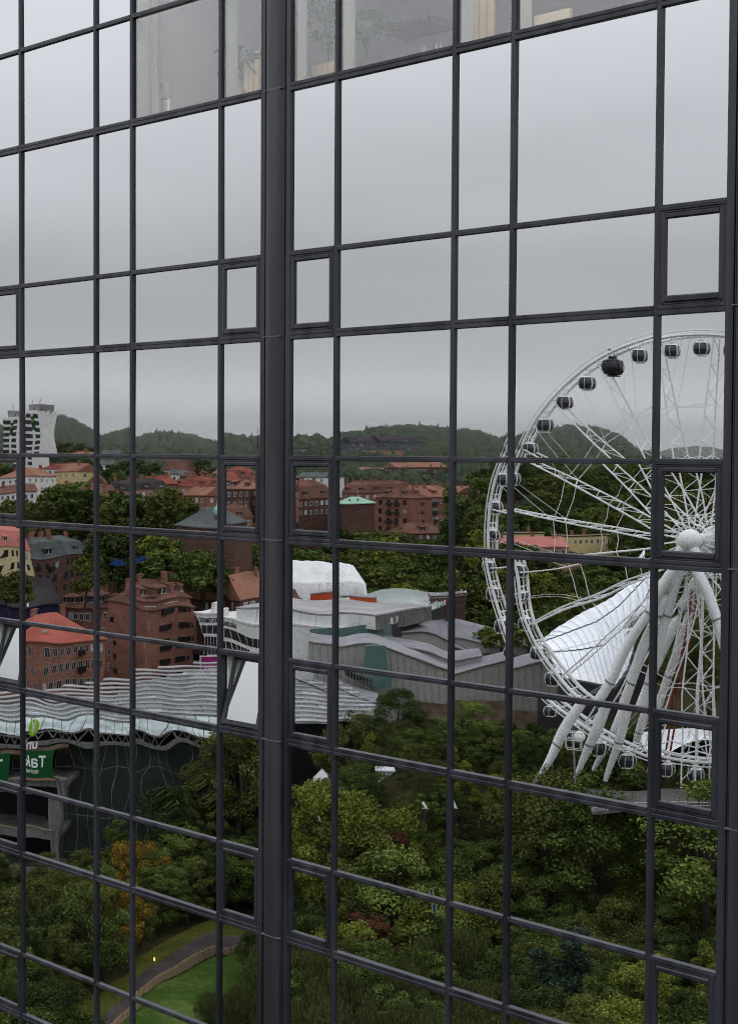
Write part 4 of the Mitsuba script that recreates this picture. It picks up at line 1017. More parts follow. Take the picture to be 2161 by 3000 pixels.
for i_, x_ in enumerate((38, 98)):
    k = thing('entrance_lamp', ['left', 'right'][i_] + ' white lamp head in front of the science centre entrance', 'lamp'); c = at(x_, 2685, 243)
    put('head', bx(c[0] - .35, c[0] + .35, c[1], c[1] + .5, c[2], c[2] + .35), 'letter', k); put('post', tube([c + [0, .2, -3], c + [0, .2, 0]], .07, 5), 'win_white', k)

# ------------------------------------------------------------------ ferris wheel
wh = thing('ferris_wheel', 'large white ferris wheel with lattice spokes and closed cabins', 'ferris wheel')
dw = 215.0
hub = at(2042, 1596, dw)
th0 = math.radians(31)
AX = np.array([math.sin(th0), math.cos(th0), 0.0])       # axle, pointing away from the eye
UX = np.array([math.cos(th0), -math.sin(th0), 0.0])      # across the wheel
RW = 29.0


def wp(r_, a_, w_):
    """point of the wheel: radius, angle from the top (clockwise as seen), offset along the axle"""
    return hub + UX * (r_ * math.sin(a_)) + np.array([0, 0, r_ * math.cos(a_)]) + AX * w_


WR = 1.45
NG = 42
angs = np.linspace(0, 2 * np.pi, 127)
for w_, nm in ((-WR, 'near_rim'), (WR, 'far_rim')):
    put('rim', cat([tube([wp(RW, a, w_) for a in angs], .25, 6), tube([wp(RW + .62, a, w_ * .95) for a in angs], .10, 5)]), 'white_steel', wh)
ties = []
for i_ in range(NG):
    a = (i_ + .5) * 2 * np.pi / NG
    ties.append(tube([wp(RW, a, -WR), wp(RW, a, WR)], .09, 5))
put('rim_tie', cat(ties), 'white_steel', wh)
HL = 3.9
for i_ in range(21):
    a = (i_ + .25) * 2 * np.pi / 21
    seg = []
    R1 = 2.0
    N_ = 15
    for w0, w1 in ((-HL, -WR * .9), (HL, WR * .9)):
        seg.append(tube([wp(R1, a, w0), wp(RW - .4, a, w1)], .13, 5))
    for da in (-.008,):
        for j_ in range(N_):
            f0, f1 = j_ / N_, (j_ + 1) / N_
            ra, rb = R1 + (RW - .4 - R1) * f0, R1 + (RW - .4 - R1) * f1
            wa, wb = HL + (WR * .9 - HL) * f0, HL + (WR * .9 - HL) * f1
            seg.append(tube([wp(ra, a, -wa if j_ % 2 else wa), wp(rb, a, wb if j_ % 2 else -wb)], .055, 4))
            if j_ % 2 == 0:
                seg.append(tube([wp(rb, a, -wb), wp(rb, a, wb)], .05, 4))
    put('spoke', cat(seg), 'white_steel', wh)
cab = []
for rr_ in (RW * .42, RW * .68):
    for i_ in range(21):
        a, b = (i_ + .25) * 2 * np.pi / 21, (i_ + 1.25) * 2 * np.pi / 21
        wq = HL + (WR * .9 - HL) * (rr_ / RW)
        for s_ in (-1, 1):
            cab.append(tube([wp(rr_, a, s_ * wq), wp(rr_ - .5, (a + b) / 2, s_ * wq), wp(rr_, b, s_ * wq)], .06, 4))
put('tie_ring', cat(cab), 'white_steel', wh)
cab = []
for i_ in range(21):
    a = (i_ + .25) * 2 * np.pi / 21
    for s_ in (-1, 1):
        cab.append(tube([wp(RW * .68, a, s_ * 2.4), wp(RW, a + 2 * np.pi / 42, s_ * WR)], .035, 4))
put('cable', cat(cab), 'white_steel', wh)
put('axle', tube([hub - AX * (HL + 2.6), hub + AX * (HL + 2.6)], 1.0, 20), 'white_steel', wh, smooth=40)
for s_ in (-1, 1):
    m = icosphere(subdivisions=3, radius=1.0); m.vertices = m.vertices * [1.85, 1.85, 1.85]; m.apply_translation(hub + AX * s_ * (HL + 1.2)); put('hub_cap', m, 'white_steel', wh, smooth=True)
    put('hub_flange', tube([hub + AX * s_ * (HL - .4), hub + AX * s_ * (HL + .4)], [2.6, 2.6], 28), 'white_steel', wh, smooth=40)


def cabin(a, glassm, shellm, key_name):
    c = wp(RW + .1, a, 0) + np.array([0, 0, -1.9])
    key = num(wh + '__cabin')
    def tr(v):
        v = np.asarray(v) * (1.0 if vip else .82); return c + v[:, :1] * UX + v[:, 1:2] * AX + v[:, 2:3] * np.array([0, 0, 1.0])
    n, mth = 13, 16
    prof = [(.55, -1.12), (.98, -.98), (1.18, -.6), (1.26, -.1), (1.2, .45), (1.0, .92), (.6, 1.12)]
    def body(lo, hi, grow=0.0):
        V, Fq = [], []
        pr = prof[lo:hi]
        for (r_, z_) in pr:
            for j_ in range(mth):
                t = 2 * np.pi * j_ / mth
                e = (abs(math.cos(t)) ** 4 + abs(math.sin(t)) ** 4) ** -.25
                V.append(((r_ + grow) * math.cos(t) * e, (r_ + grow) * math.sin(t) * e * 1.0, z_))
        for k_ in range(len(pr) - 1):
            for j_ in range(mth):
                Fq.append([k_ * mth + j_, k_ * mth + (j_ + 1) % mth, (k_ + 1) * mth + (j_ + 1) % mth, (k_ + 1) * mth + j_])
        V, Fq = np.array(V), np.array(Fq)
        return trimesh.Trimesh(V, np.vstack([Fq[:, [0, 1, 2]], Fq[:, [0, 2, 3]]]), process=False)
    def disc(i_, up):
        r_, z_ = prof[i_]
        V = [(0, 0, z_ + (.04 if up else -.04))] + [(r_ * math.cos(t) * (abs(math.cos(t)) ** 4 + abs(math.sin(t)) ** 4) ** -.25, r_ * math.sin(t) * (abs(math.cos(t)) ** 4 + abs(math.sin(t)) ** 4) ** -.25, z_) for t in np.arange(mth) * 2 * np.pi / mth]
        return trimesh.Trimesh(np.array(V), np.array([[0, j_ + 1, (j_ + 1) % mth + 1] for j_ in range(mth)]), process=False)
    def emit(nm, mesh, mt, smooth=False):
        v = to_world(tr(mesh.vertices))
        kk = key + ('__' + nm if nm else '')
        scene[kk] = mikit.ply(trimesh.Trimesh(v, mesh.faces[:, ::-1], process=False), 'mat_' + mt, smooth=smooth)
    emit('glazing', body(1, 6), glassm, True)
    ribs = [body(0, 2, .02), disc(0, False), body(5, 7, .02), disc(6, True)]
    for t in (math.pi / 2, 3 * math.pi / 2, .55, math.pi - .55, math.pi + .55, -.55):
        e = (abs(math.cos(t)) ** 4 + abs(math.sin(t)) ** 4) ** -.25
        ribs.append(tube([((r_ + .015) * math.cos(t) * e, (r_ + .015) * math.sin(t) * e, z_) for r_, z_ in prof[1:6]], .12 if t not in (math.pi / 2, 3 * math.pi / 2) else .05, 5))
    emit('shell', cat(ribs), shellm)
    emit('hanger', cat([tube([(-.5, 0, 1.1), (0, 0, 2.3), (.5, 0, 1.1)], .09, 5), tube([(0, -1.4, 2.3), (0, 1.4, 2.3)], .12, 6), bx(-.45, .45, -.5, .5, 1.12, 1.45)]), shellm)
    emit('floor', bx(-.75, .75, -.75, .75, -1.3, -1.16), shellm)
    return key


for i_ in range(NG):
    a = (i_ + .0) * 2 * np.pi / NG
    vip = i_ == 39
    k = cabin(a, 'black' if vip else 'gondola_glass', 'black' if vip else 'white_steel', 'cabin')
    if vip:
        labels[k] = {'label': 'all black cabin among the white ones'}
# legs: bent tubes from both ends of the axle
def leg(key, side, lat, w_foot, zf, r_=.72, bend=.16):
    h0 = hub + AX * side * (HL + 1.6)
    f_ = hub + UX * lat + AX * w_foot; f_ = np.array([f_[0], f_[1], zf])
    t = np.linspace(0, 1, 18)
    P_ = []
    for x in t:
        e = x ** .82
        lat_k = 1 - (1 - x) ** 1.0
        v = h0 * (1 - x) + f_ * x
        v = v + np.array([0, 0, 1]) * bend * 30 * x * (1 - x) ** 2.2 + UX * np.sign(lat) * 2.6 * x * (1 - x) ** 2
        P_.append(v)
    put('leg', tube(P_, [r_ * (1.0 if x < .8 else 1 - .55 * (x - .8) / .2) for x in t], 12), 'white_steel', key, smooth=50)
    for x in (.3, .62, .86):
        i2 = int(x * 17); put('leg_collar', tube([P_[i2], P_[i2] + (P_[i2 + 1] - P_[i2]) * .12], r_ * 1.12 if x < .8 else r_ * 1.0, 12), 'roof_clad', key)


zf = hub[2] - 32.5
for side, lat, wf in ((-1, -18.3, -9.5), (-1, -14.6, -4.5), (-1, -11.0, -1.5), (1, -15.5, 5), (1, -12.0, 9.0), (-1, 14.5, -8.5), (-1, 12.0, -4.5), (1, 14.0, 6), (1, 11.5, 9)):
    leg(wh, side, lat, wf, zf)
lat = []
for w_ in (-3.2, 3.2):
    for x_ in (-1, 1):
        b0 = hub + AX * w_ + UX * x_ * 1.0; lat.append(tube([b0 + [0, 0, -2], np.array([b0[0], b0[1], zf])], .12, 5))
    for j_ in range(14):
        z0_, z1_ = hub[2] - 2 - j_ * 2.1, hub[2] - 4.1 - j_ * 2.1
        s_ = 1 if j_ % 2 else -1
        a_, b_ = hub + AX * w_ + UX * s_, hub + AX * w_ - UX * s_
        lat.append(tube([(a_[0], a_[1], z0_), (b_[0], b_[1], z1_)], .07, 4))
put('lattice_mast', cat(lat), 'white_steel', wh)
put('red_ladder', cat([tube([hub + AX * 4.6 + UX * (-3.2 + e) + [0, 0, -6], np.array([*(hub + AX * 4.6 + UX * (-7 + e))[:2], zf])], .18, 5) for e in (0, .8)]), 'rust', wh)
put('foot_ring', cat([tube([hub + UX * x_ + AX * w_ + [0, 0, zf - hub[2] + 5 + .4 * math.sin(x_)] for x_ in np.linspace(-9, 13, 12)], .12, 5) for w_ in (-3, 3)]), 'white_steel', wh)
pl = thing('boarding_platform', 'grey boarding platform with railings under the ferris wheel', 'platform')
cpt = at(2010, 2320, 208)
put('deck', bx(cpt[0] - 13, cpt[0] + 16, cpt[1] - 5, cpt[1] + 9, zf - 1.5, zf - 1.0), 'concrete', pl)
rl = []
for x_ in np.linspace(-13, 16, 16):
    rl.append(tube([(cpt[0] + x_, cpt[1] - 5, zf - 1), (cpt[0] + x_, cpt[1] - 5, zf + .2)], .04, 4))
for z_ in (.2, -.3):
    rl.append(tube([(cpt[0] - 13, cpt[1] - 5, zf + z_), (cpt[0] + 16, cpt[1] - 5, zf + z_)], .04, 4))
put('railing', cat(rl), 'win_white', pl)
pk_ = thing('floodlight_stand', 'white floodlight cage standing beside the wheel legs', 'lamp stand')
c = at(1705, 2150, 212)
put('cage', cat([tube([c + [x_, y_, -1.2], c + [x_, y_, 1.0]], .05, 4) for x_ in (-1, 0, 1) for y_ in (-.6, .6)] + [tube([c + [-1, y_, z_], c + [1, y_, z_]], .05, 4) for y_ in (-.6, .6) for z_ in (-1.2, 0, 1.0)]), 'win_white', pk_)
m = icosphere(subdivisions=2, radius=.7); m.apply_translation(c + [.8, 0, .4]); put('drum', m, 'letter', pk_, smooth=True)
put('post', tube([c + [0, 0, -9], c + [0, 0, -1.2]], .15, 6), 'roof_clad', pk_)

# -- white ribbed arch roof behind the wheel
ar = thing('white_arch_hall', 'white ribbed membrane roof shaped like a shell behind the wheel legs', 'hall')
E1 = [(1525, 1900), (1590, 1842), (1680, 1785), (1760, 1740), (1840, 1690), (1905, 1640)]
E2 = [(1600, 1990), (1700, 2012), (1760, 2024), (1810, 1960), (1850, 1860), (1905, 1700)]
nu, nv = 40, 12
ea = np.array([at(np.interp(t, np.linspace(0, 1, 6), [e[0] for e in E1]), np.interp(t, np.linspace(0, 1, 6), [e[1] for e in E1]), 292 - 4 * t) for t in np.linspace(0, 1, nu + 1)])
eb = np.array([at(np.interp(t, np.linspace(0, 1, 6), [e[0] for e in E2]), np.interp(t, np.linspace(0, 1, 6), [e[1] for e in E2]), 262 + 8 * t) for t in np.linspace(0, 1, nu + 1)])
G = np.array([[ea[a] * (1 - b / nv) + eb[a] * (b / nv) + [0, 0, 3.2 * math.sin(math.pi * b / nv) + .10 * (a % 2)] for b in range(nv + 1)] for a in range(nu + 1)]).reshape(-1, 3)
f = np.array([[a * (nv + 1) + b, (a + 1) * (nv + 1) + b, (a + 1) * (nv + 1) + b + 1, a * (nv + 1) + b + 1] for a in range(nu) for b in range(nv)])
put('roof_shell', trimesh.Trimesh(G, np.vstack([f[:, [0, 1, 2]], f[:, [0, 2, 3]]]), process=False), 'membrane', ar)
Gr = G.reshape(nu + 1, nv + 1, 3)
for b in (4, 8):
    put('seam', tube(Gr[:, b] + [0, 0, .08], .12, 5), 'roof_slate', ar)
for a in range(1, nu, 2):
    put('rib', tube(Gr[a] + [0, 0, .02], .07, 4), 'membrane_rib', ar)
put('edge_beam', tube(eb, .3, 6), 'roof_slate', ar)
put('side_wall', trimesh.Trimesh(np.vstack([eb, eb - [0, 0, 12]]), np.array([[i_, i_ + 1, nu + 2 + i_] for i_ in range(nu)] + [[i_, nu + 2 + i_, nu + 1 + i_] for i_ in range(nu)]), process=False), 'roof_dark', ar)
# -- white sail canopy under the wheel at right
cn = thing('sail_canopy', 'white sail canopy over a stage at the foot of the wheel on the right', 'canopy')
V_ = []
for a in range(21):
    for b in range(9):
        u, v = a / 20, b / 8
        c0 = at(1868 + 330 * u, 2122 + 6 * math.sin(u * 3) + (10 if u < .1 else 0), 262); c1 = at(1925 + 300 * u, 2205 - 55 * math.sin(math.pi * min(1, u * 1.05)) + 5, 240)
        V_.append(c0 * (1 - v) + c1 * v + [0, 0, 1.2 * math.sin(math.pi * v)])
f = np.array([[a * 9 + b, (a + 1) * 9 + b, (a + 1) * 9 + b + 1, a * 9 + b + 1] for a in range(20) for b in range(8)])
put('sail', trimesh.Trimesh(np.array(V_), np.vstack([f[:, [0, 1, 2]], f[:, [0, 2, 3]]]), process=False), 'membrane', cn, smooth=True)
for x_ in (1945, 2010, 2080, 2150):
    c = at(x_, 2165, 242); put('mast', tube([c + [0, 0, -9], c + [0, 0, 2]], .15, 6), 'win_white', cn)
put('stage', bx(at(1915, 2200, 250)[0], at(2200, 2200, 250)[0], 248, 262, at(2000, 2260, 255)[2], at(2000, 2165, 255)[2]), 'black', cn)

# ------------------------------------------------------------------ small things in the park
kk = thing('kiosk', 'white kiosk with a blue curved side among the trees at centre', 'kiosk')
p, q = at(1108, 2325, 240)[:2], at(1150, 2325, 240)[:2]; L = float(np.linalg.norm(q - p)); zk0, zk1 = zy(1130, 2330, 240), zy(1130, 2256, 240)
put('wall', local_to(bx(0, L, 0, 3, zk0 - 2, zk1), p, q), 'white', kk)
put('door', local_to(bx(L * .3, L * .65, -.06, -.002, zk0 - .6, zk0 + 1.7), p, q), 'win_white', kk)
put('door_frame', local_to(cat([bx(L * .27, L * .295, -.09, -.002, zk0 - .6, zk0 + 1.8), bx(L * .655, L * .68, -.09, -.002, zk0 - .6, zk0 + 1.8)]), p, q), 'concrete', kk)
V_ = []
for a in range(13):
    t = a / 12
    for z_ in (zk0 - 1, zk1 + .6):
        V_.append((L + .1 + 1.3 * math.sin(t * 1.57) + (.4 if z_ > zk0 else 0), 1.4 - 1.4 * math.cos(t * 2.2), z_))
f = np.array([[2 * a, 2 * a + 2, 2 * a + 3, 2 * a + 1] for a in range(12)])
put('blue_side', local_to(trimesh.Trimesh(np.array(V_), np.vstack([f[:, [0, 1, 2]], f[:, [0, 2, 3]]]), process=False), p, q), 'kiosk_blue', kk, smooth=True)
put('roof', local_to(bx(-.3, L + .4, -.3, 3.2, zk1 + .003, zk1 + .25), p, q), 'membrane', kk)
for i_, (x_, lab) in enumerate(((1097, 'dark waste bin left of the kiosk'), (1139, 'green waste bin in front of the kiosk'))):
    k = thing('waste_bin', lab, 'bin'); c = at(x_, 2350 - 10 * i_, 236)
    put('body', bx(c[0] - .45, c[0] + .45, c[1], c[1] + .9, c[2] - 1, c[2] + 1.2), ['blue', 'copper'][i_], k); put('lid', bx(c[0] - .5, c[0] + .5, c[1] - .05, c[1] + .95, c[2] + 1.203, c[2] + 1.35), 'win_dark', k)
k = thing('market_tent', 'white market tent roofs glimpsed through the trees right of the column', 'tent')
for a, b, y_ in ((905, 975, 2312), (965, 1030, 2322)):
    c = at((a + b) / 2, y_, 246); w_ = (b - a) / F * 246 / 2
    m = trimesh.creation.cone(radius=w_ * 1.25, height=2.0, sections=4); m.apply_transform(trimesh.transformations.rotation_matrix(math.pi / 4, [0, 0, 1])); m.apply_translation((c[0], c[1], c[2])); put('roof', m, 'tarp', k)
    put('pole', cat([tube([c + [e * w_ * .8, -w_ * .8, -3], c + [e * w_ * .8, -w_ * .8, 0]], .06, 5) for e in (-1, 1)]), 'win_white', k)
    put('valance', bx(c[0] - w_ * .9, c[0] + w_ * .9, c[1] - w_ * .9, c[1] + w_ * .9, c[2] - .5, c[2] - .01), 'tarp', k)
for i_, (x_, y_) in enumerate(((1245, 2365), (1325, 2362), (933, 2418), (1008, 2418))):
    k = thing('floodlight', ['leftmost of two bright floodlights above the trees at centre', 'floodlight beside the mullion above the trees at centre', 'small floodlight in the trees right of the column', 'second small floodlight in the trees right of the column'][i_], 'floodlight')
    c = at(x_, y_, 215); sc = .6 if i_ < 2 else .4
    m = bx(-.25, .25, -.3, .3, -.8, .8); m.apply_transform(trimesh.transformations.rotation_matrix(-.5, [0, 1, 0])); m.apply_scale(sc); m.apply_translation(c); put('head', m, 'letter', k)
    put('arm', tube([c + [-.3, .1, -.45], c + [.5, .1, -.55]], .06, 5), 'win_white', k); put('post', tube([c + [.1, .2, -14], c + [.1, .2, -.5]], .07, 6), 'wood_dark', k)
for i_, (x_, c_) in enumerate(((1258, 'white'), (1263, 'kiosk_blue'), (1271, 'white'))):
    k = put('park_pole', tube([at(x_, 2630, 205) + [0, 0, -3], at(x_, 2612, 205)], .12, 6), 'letter' if c_ == 'white' else 'kiosk_blue'); say(k, ['left white pole', 'turquoise pole', 'right white pole'][i_] + ' beside the round green tree', 'pole')

# path, lawn and wattle fence
def ground_pt(x, y, z=0.0):
    """where the ray of photo pixel (x, y) meets height z"""
    q = F0 * F + R0 * (x - 1080.5) - U0 * (y - 1500)
    t = (z - H) / q[2]
    return q * t + np.array([0, 0, H])


def sheet(poly_px, z, m, name, label, c_, grid=.8):
    pts = np.array([ground_pt(x, y)[:2] for x, y in poly_px])
    poly = Polygon(pts).buffer(0)
    from shapely.geometry import MultiPolygon
    v, f = trimesh.creation.triangulate_polygon(poly, engine='earcut')
    put(name, trimesh.Trimesh(np.column_stack([v, np.full(len(v), z)]), f, process=False), m)
    say(name, label, c_, kind='structure')
    return poly


FENCE = [(250, 3090), (344, 2998), (420, 2930), (480, 2890), (560, 2850), (630, 2812), (707, 2792), (760, 2770)]
EDGE = [(100, 3110), (250, 3010), (330, 2945), (400, 2880), (470, 2838), (560, 2790), (628, 2748), (700, 2742), (760, 2735)]
path_poly = sheet(EDGE + FENCE[::-1], .03, 'asphalt', 'park_path', 'grey asphalt park path curving behind the wattle fence', 'path')
lawn_poly = sheet([(x, y + 3) for x, y in FENCE] + [(790, 2790), (800, 3300), (250, 3300)], .026, 'lawn', 'lawn', 'smooth bright green lawn below the wattle fence', 'lawn')
verge_poly = sheet([(x, y) for x, y in EDGE] + [(740, 2700), (628, 2700), (520, 2755), (400, 2828), (280, 2905), (60, 3050)], .026, 'rough_grass', 'grass_verge', 'rough yellow green grass between the path and the autumn trees', 'grass')
fn_ = thing('wattle_fence', 'low woven wattle fence between the path and the bright lawn', 'fence')
fl = LineString([ground_pt(x, y)[:2] for x, y in FENCE])
n = int(fl.length / 1.3)
prev = None
for i_ in range(n + 1):
    pnt = np.array(fl.interpolate(i_ * fl.length / n).coords[0])
    put('post', tube([(pnt[0], pnt[1], -.2), (pnt[0] + .02, pnt[1], 1.28 + .1 * math.sin(i_ * 2.3))], .06, 6), 'wood_dark', fn_)
    if prev is not None:
        w_ = []
        for j_ in range(9):
            s_ = 1 if (i_ + j_) % 2 else -1
            z_ = .08 + j_ * .125
            u = (pnt - prev); nn = np.array([-u[1], u[0]]) / np.linalg.norm(u) * .07 * s_
            w_.append(tube([(*(prev - nn), z_), (*((prev + pnt) / 2 - nn * .2), z_ + .02 * s_), (*(pnt + nn), z_)], .055, 5))
        put('woven_panel', cat(w_), 'wood', fn_)
    prev = pnt
for i_, (x_, y_) in enumerate(((469, 2842), (205, 2985))):
    k = thing('bollard_lamp', ['lit bollard lamp on the grass beside the park path', 'lit bollard lamp among the dark shrubs at the bottom left'][i_], 'lamp')
    g_ = ground_pt(x_, y_)
    put('post', tube([g_, g_ + [0, 0, .75]], .07, 8), 'roof_clad', k)
    kk_ = put('glow', tube([g_ + [0, 0, .752], g_ + [0, 0, 1.25]], .10, 8), 'letter', k)
    scene[kk_]['emitter'] = {'type': 'area', 'radiance': P((.75, .27, .035))}
    put('cap', tube([g_ + [0, 0, 1.253], g_ + [0, 0, 1.30]], [.13, .10], 8), 'roof_clad', k)

# ------------------------------------------------------------------ trees
def crown(seed, shape, nleaf, size, rad=4.2, hgt=9.0, z0=2.2):
    r = np.random.default_rng(seed)
    K = {'round': 46, 'tall': 52, 'cone': 60, 'willow': 44, 'bush': 26}[shape]
    cl = []
    for _ in range(K):
        u = r.random() ** .7
        a, zf_ = r.uniform(0, 6.283), r.uniform(-.85, 1)
        if shape == 'cone':
            zf_ = r.uniform(-1, 1); R_c = rad * (1 - (zf_ + 1) / 2) * r.uniform(.5, 1) + .2
            cl.append((R_c * math.cos(a), R_c * math.sin(a), zf_, .75 + .5 * (1 - zf_) / 2))
        else:
            R_c = rad * math.sqrt(max(0, 1 - zf_ ** 2 * .92)) * (.55 + .45 * u) * (1 + .25 * math.sin(2 * a + seed))
            cl.append((R_c * math.cos(a), R_c * math.sin(a), zf_, r.uniform(.9, 1.7) * rad / 4.2))
    cl = np.array(cl); cl[:, 2] = z0 + hgt / 2 + cl[:, 2] * hgt / 2
    idx = r.integers(0, K, nleaf)
    dirs = r.normal(size=(nleaf, 3)); dirs[:, 2] = dirs[:, 2] * .8 + .35; dirs /= np.linalg.norm(dirs, axis=1, keepdims=True)
    rr = r.random(nleaf) ** .35
    c = cl[idx, :3] + dirs * (cl[idx, 3] * rr)[:, None] * [1, 1, .8]
    if shape == 'willow':
        c[:, 2] -= (r.random(nleaf) ** 1.5) * 3.0
    nrm = dirs + r.normal(size=(nleaf, 3)) * .55; nrm /= np.linalg.norm(nrm, axis=1, keepdims=True)
    t = np.cross(nrm, r.normal(size=(nleaf, 3))); t /= np.linalg.norm(t, axis=1, keepdims=True)
    if shape == 'willow':
        t = np.column_stack([r.normal(0, .15, nleaf), r.normal(0, .15, nleaf), -np.ones(nleaf)]); t /= np.linalg.norm(t, axis=1, keepdims=True)
        nrm = np.cross(t, r.normal(size=(nleaf, 3))); nrm /= np.linalg.norm(nrm, axis=1, keepdims=True)
    b = np.cross(nrm, t)
    sz = size * r.uniform(.6, 1.35, (nleaf, 1))
    l1, l2 = (2.2, .35) if shape == 'willow' else (1.0, .62)
    V = np.stack([c - t * sz * l1 * .5, c + b * sz * l2 * .5 + nrm * sz * .1, c + t * sz * l1 * .5, c - b * sz * l2 * .5 + nrm * sz * .1], 1).reshape(-1, 3)
    i4 = np.arange(nleaf)[:, None] * 4
    Ff = np.vstack([i4 + [0, 1, 2], i4 + [0, 2, 3]])
    limbs = [tube([(0, 0, -1.5), (.05, 0, z0), (0, .05, z0 + hgt * .55), (0, 0, z0 + hgt * .9)], [.34, .28, .14, .04], 7)]
    for j_ in range(9):
        e = cl[r.integers(0, K), :3]; zs_ = z0 + hgt * r.uniform(0, .5)
        limbs.append(tube([(0, 0, min(zs_, e[2] - .5)), e * .55 + [0, 0, .2], e], [.13, .09, .03], 5))
    return trimesh.Trimesh(V, Ff, process=False), cat(limbs)


def tree_group(gid, seed, shape, leaf, nleaf, size, **kw):
    c, t = crown(seed, shape, nleaf, size, **kw)
    scene[gid] = {'type': 'shapegroup', 'crown': mikit.ply(c, 'mat_leaf_' + leaf), 'trunk': mikit.ply(t, 'mat_bark')}


near = {'dark': [], 'green': [], 'olive': [], 'bright': [], 'yellow': [], 'orange': [], 'red': [], 'blue': [], 'willow': []}
mid = {'dark': [], 'green': [], 'olive': [], 'yellow': []}
N1 = 8500
for i_, (lf, sh) in enumerate((('dark', 'round'), ('dark', 'tall'), ('green', 'round'), ('green', 'tall'), ('olive', 'round'), ('olive', 'tall'), ('bright', 'round'), ('bright', 'tall'), ('yellow', 'round'), ('yellow', 'cone'), ('orange', 'round'), ('red', 'bush'), ('blue', 'cone'), ('willow', 'willow'), ('willow', 'willow'))):
    g = f'group_{lf}_{sh}_{i_}'
    kw = {'tall': dict(rad=3.2, hgt=11.5), 'cone': dict(rad=3.6, hgt=10.5, z0=1.2), 'bush': dict(rad=2.6, hgt=4.0, z0=.6), 'willow': dict(rad=4.6, hgt=8, z0=3.2)}.get(sh, {})
    tree_group(g, 100 + i_, sh, lf, N1, .31, **kw)
    near[lf].append(g)
for i_, (lf, sh) in enumerate((('dark', 'round'), ('dark', 'tall'), ('green', 'round'), ('green', 'round'), ('olive', 'round'), ('yellow', 'round'))):
    g = f'group_mid_{lf}_{sh}_{i_}'
    tree_group(g, 200 + i_, sh, lf, 1500, .85, **(dict(rad=3.2, hgt=11.5) if sh == 'tall' else {}))
    mid[lf].append(g)
GH = 11.2                                   # height of the trees as modelled
WORD = {'dark': 'dark green', 'green': 'mid green', 'olive': 'olive green', 'bright': 'bright light green', 'yellow': 'yellow green', 'orange': 'orange autumn', 'red': 'red leaved', 'blue': 'blue green conifer', 'willow': 'hanging grey green willow'}
rt = np.random.default_rng(99)


def tree(p3, h, lf, bank, label=None, group=None, wide=1.0, pick=None):
    g = bank[lf][rt.integers(len(bank[lf])) if pick is None else pick % len(bank[lf])]
    hh = {'tall': 13.7, 'cone': 11.7, 'bush': 4.7, 'willow': 11.2}.get(g.split('_')[2] if 'mid' not in g else g.split('_')[3], GH)
    sc = h / hh
    w = to_world(np.array([p3]))[0]
    key = num('tree' if lf not in ('red',) else 'shrub')
    scene[key] = {'type': 'instance', 'shapegroup': {'type': 'ref', 'id': g}, 'to_world': T4().translate(w.tolist()) @ T4().rotate([0, 0, 1], float(rt.uniform(0, 360))) @ T4().scale([sc * wide, sc * wide, sc])}
    labels[key] = {'label': label or f'{WORD[lf]} tree standing in ' + (group or 'the park'), 'category': 'tree' if lf != 'red' else 'shrub'}
    if not label:
        labels[key]['group'] = f'{WORD[lf]} trees in ' + (group or 'the park')
    return key


NW = [0]


def wood(p3, h, lf, wide, name='woodland'):
    """one more tree of the far wood, which reads as one mass"""
    NW[0] += 1
    g = mid[lf][rt.integers(len(mid[lf]))]
    sc = h / (13.7 if 'tall' in g else GH)
    w = to_world(np.array([p3]))[0]
    scene[f'{name}__{NW[0]:03d}'] = {'type': 'instance', 'shapegroup': {'type': 'ref', 'id': g}, 'to_world': T4().translate(w.tolist()) @ T4().rotate([0, 0, 1], float(rt.uniform(0, 360))) @ T4().scale([sc * wide, sc * wide, sc])}


say('woodland', 'mixed green woodland on the slopes behind the wheel and the theatre', 'woodland', kind='stuff')
say('shrubbery', 'low green shrubbery on the mound under the wheel', 'shrubbery', kind='stuff')


def tree_px(x, ytop, d, h, lf, bank=near, label=None, wide=1.0, pick=None, group=None):
    c = at(x, ytop, d)
    return tree((c[0], c[1], c[2] - h), h, lf, bank, label, group, wide, pick)


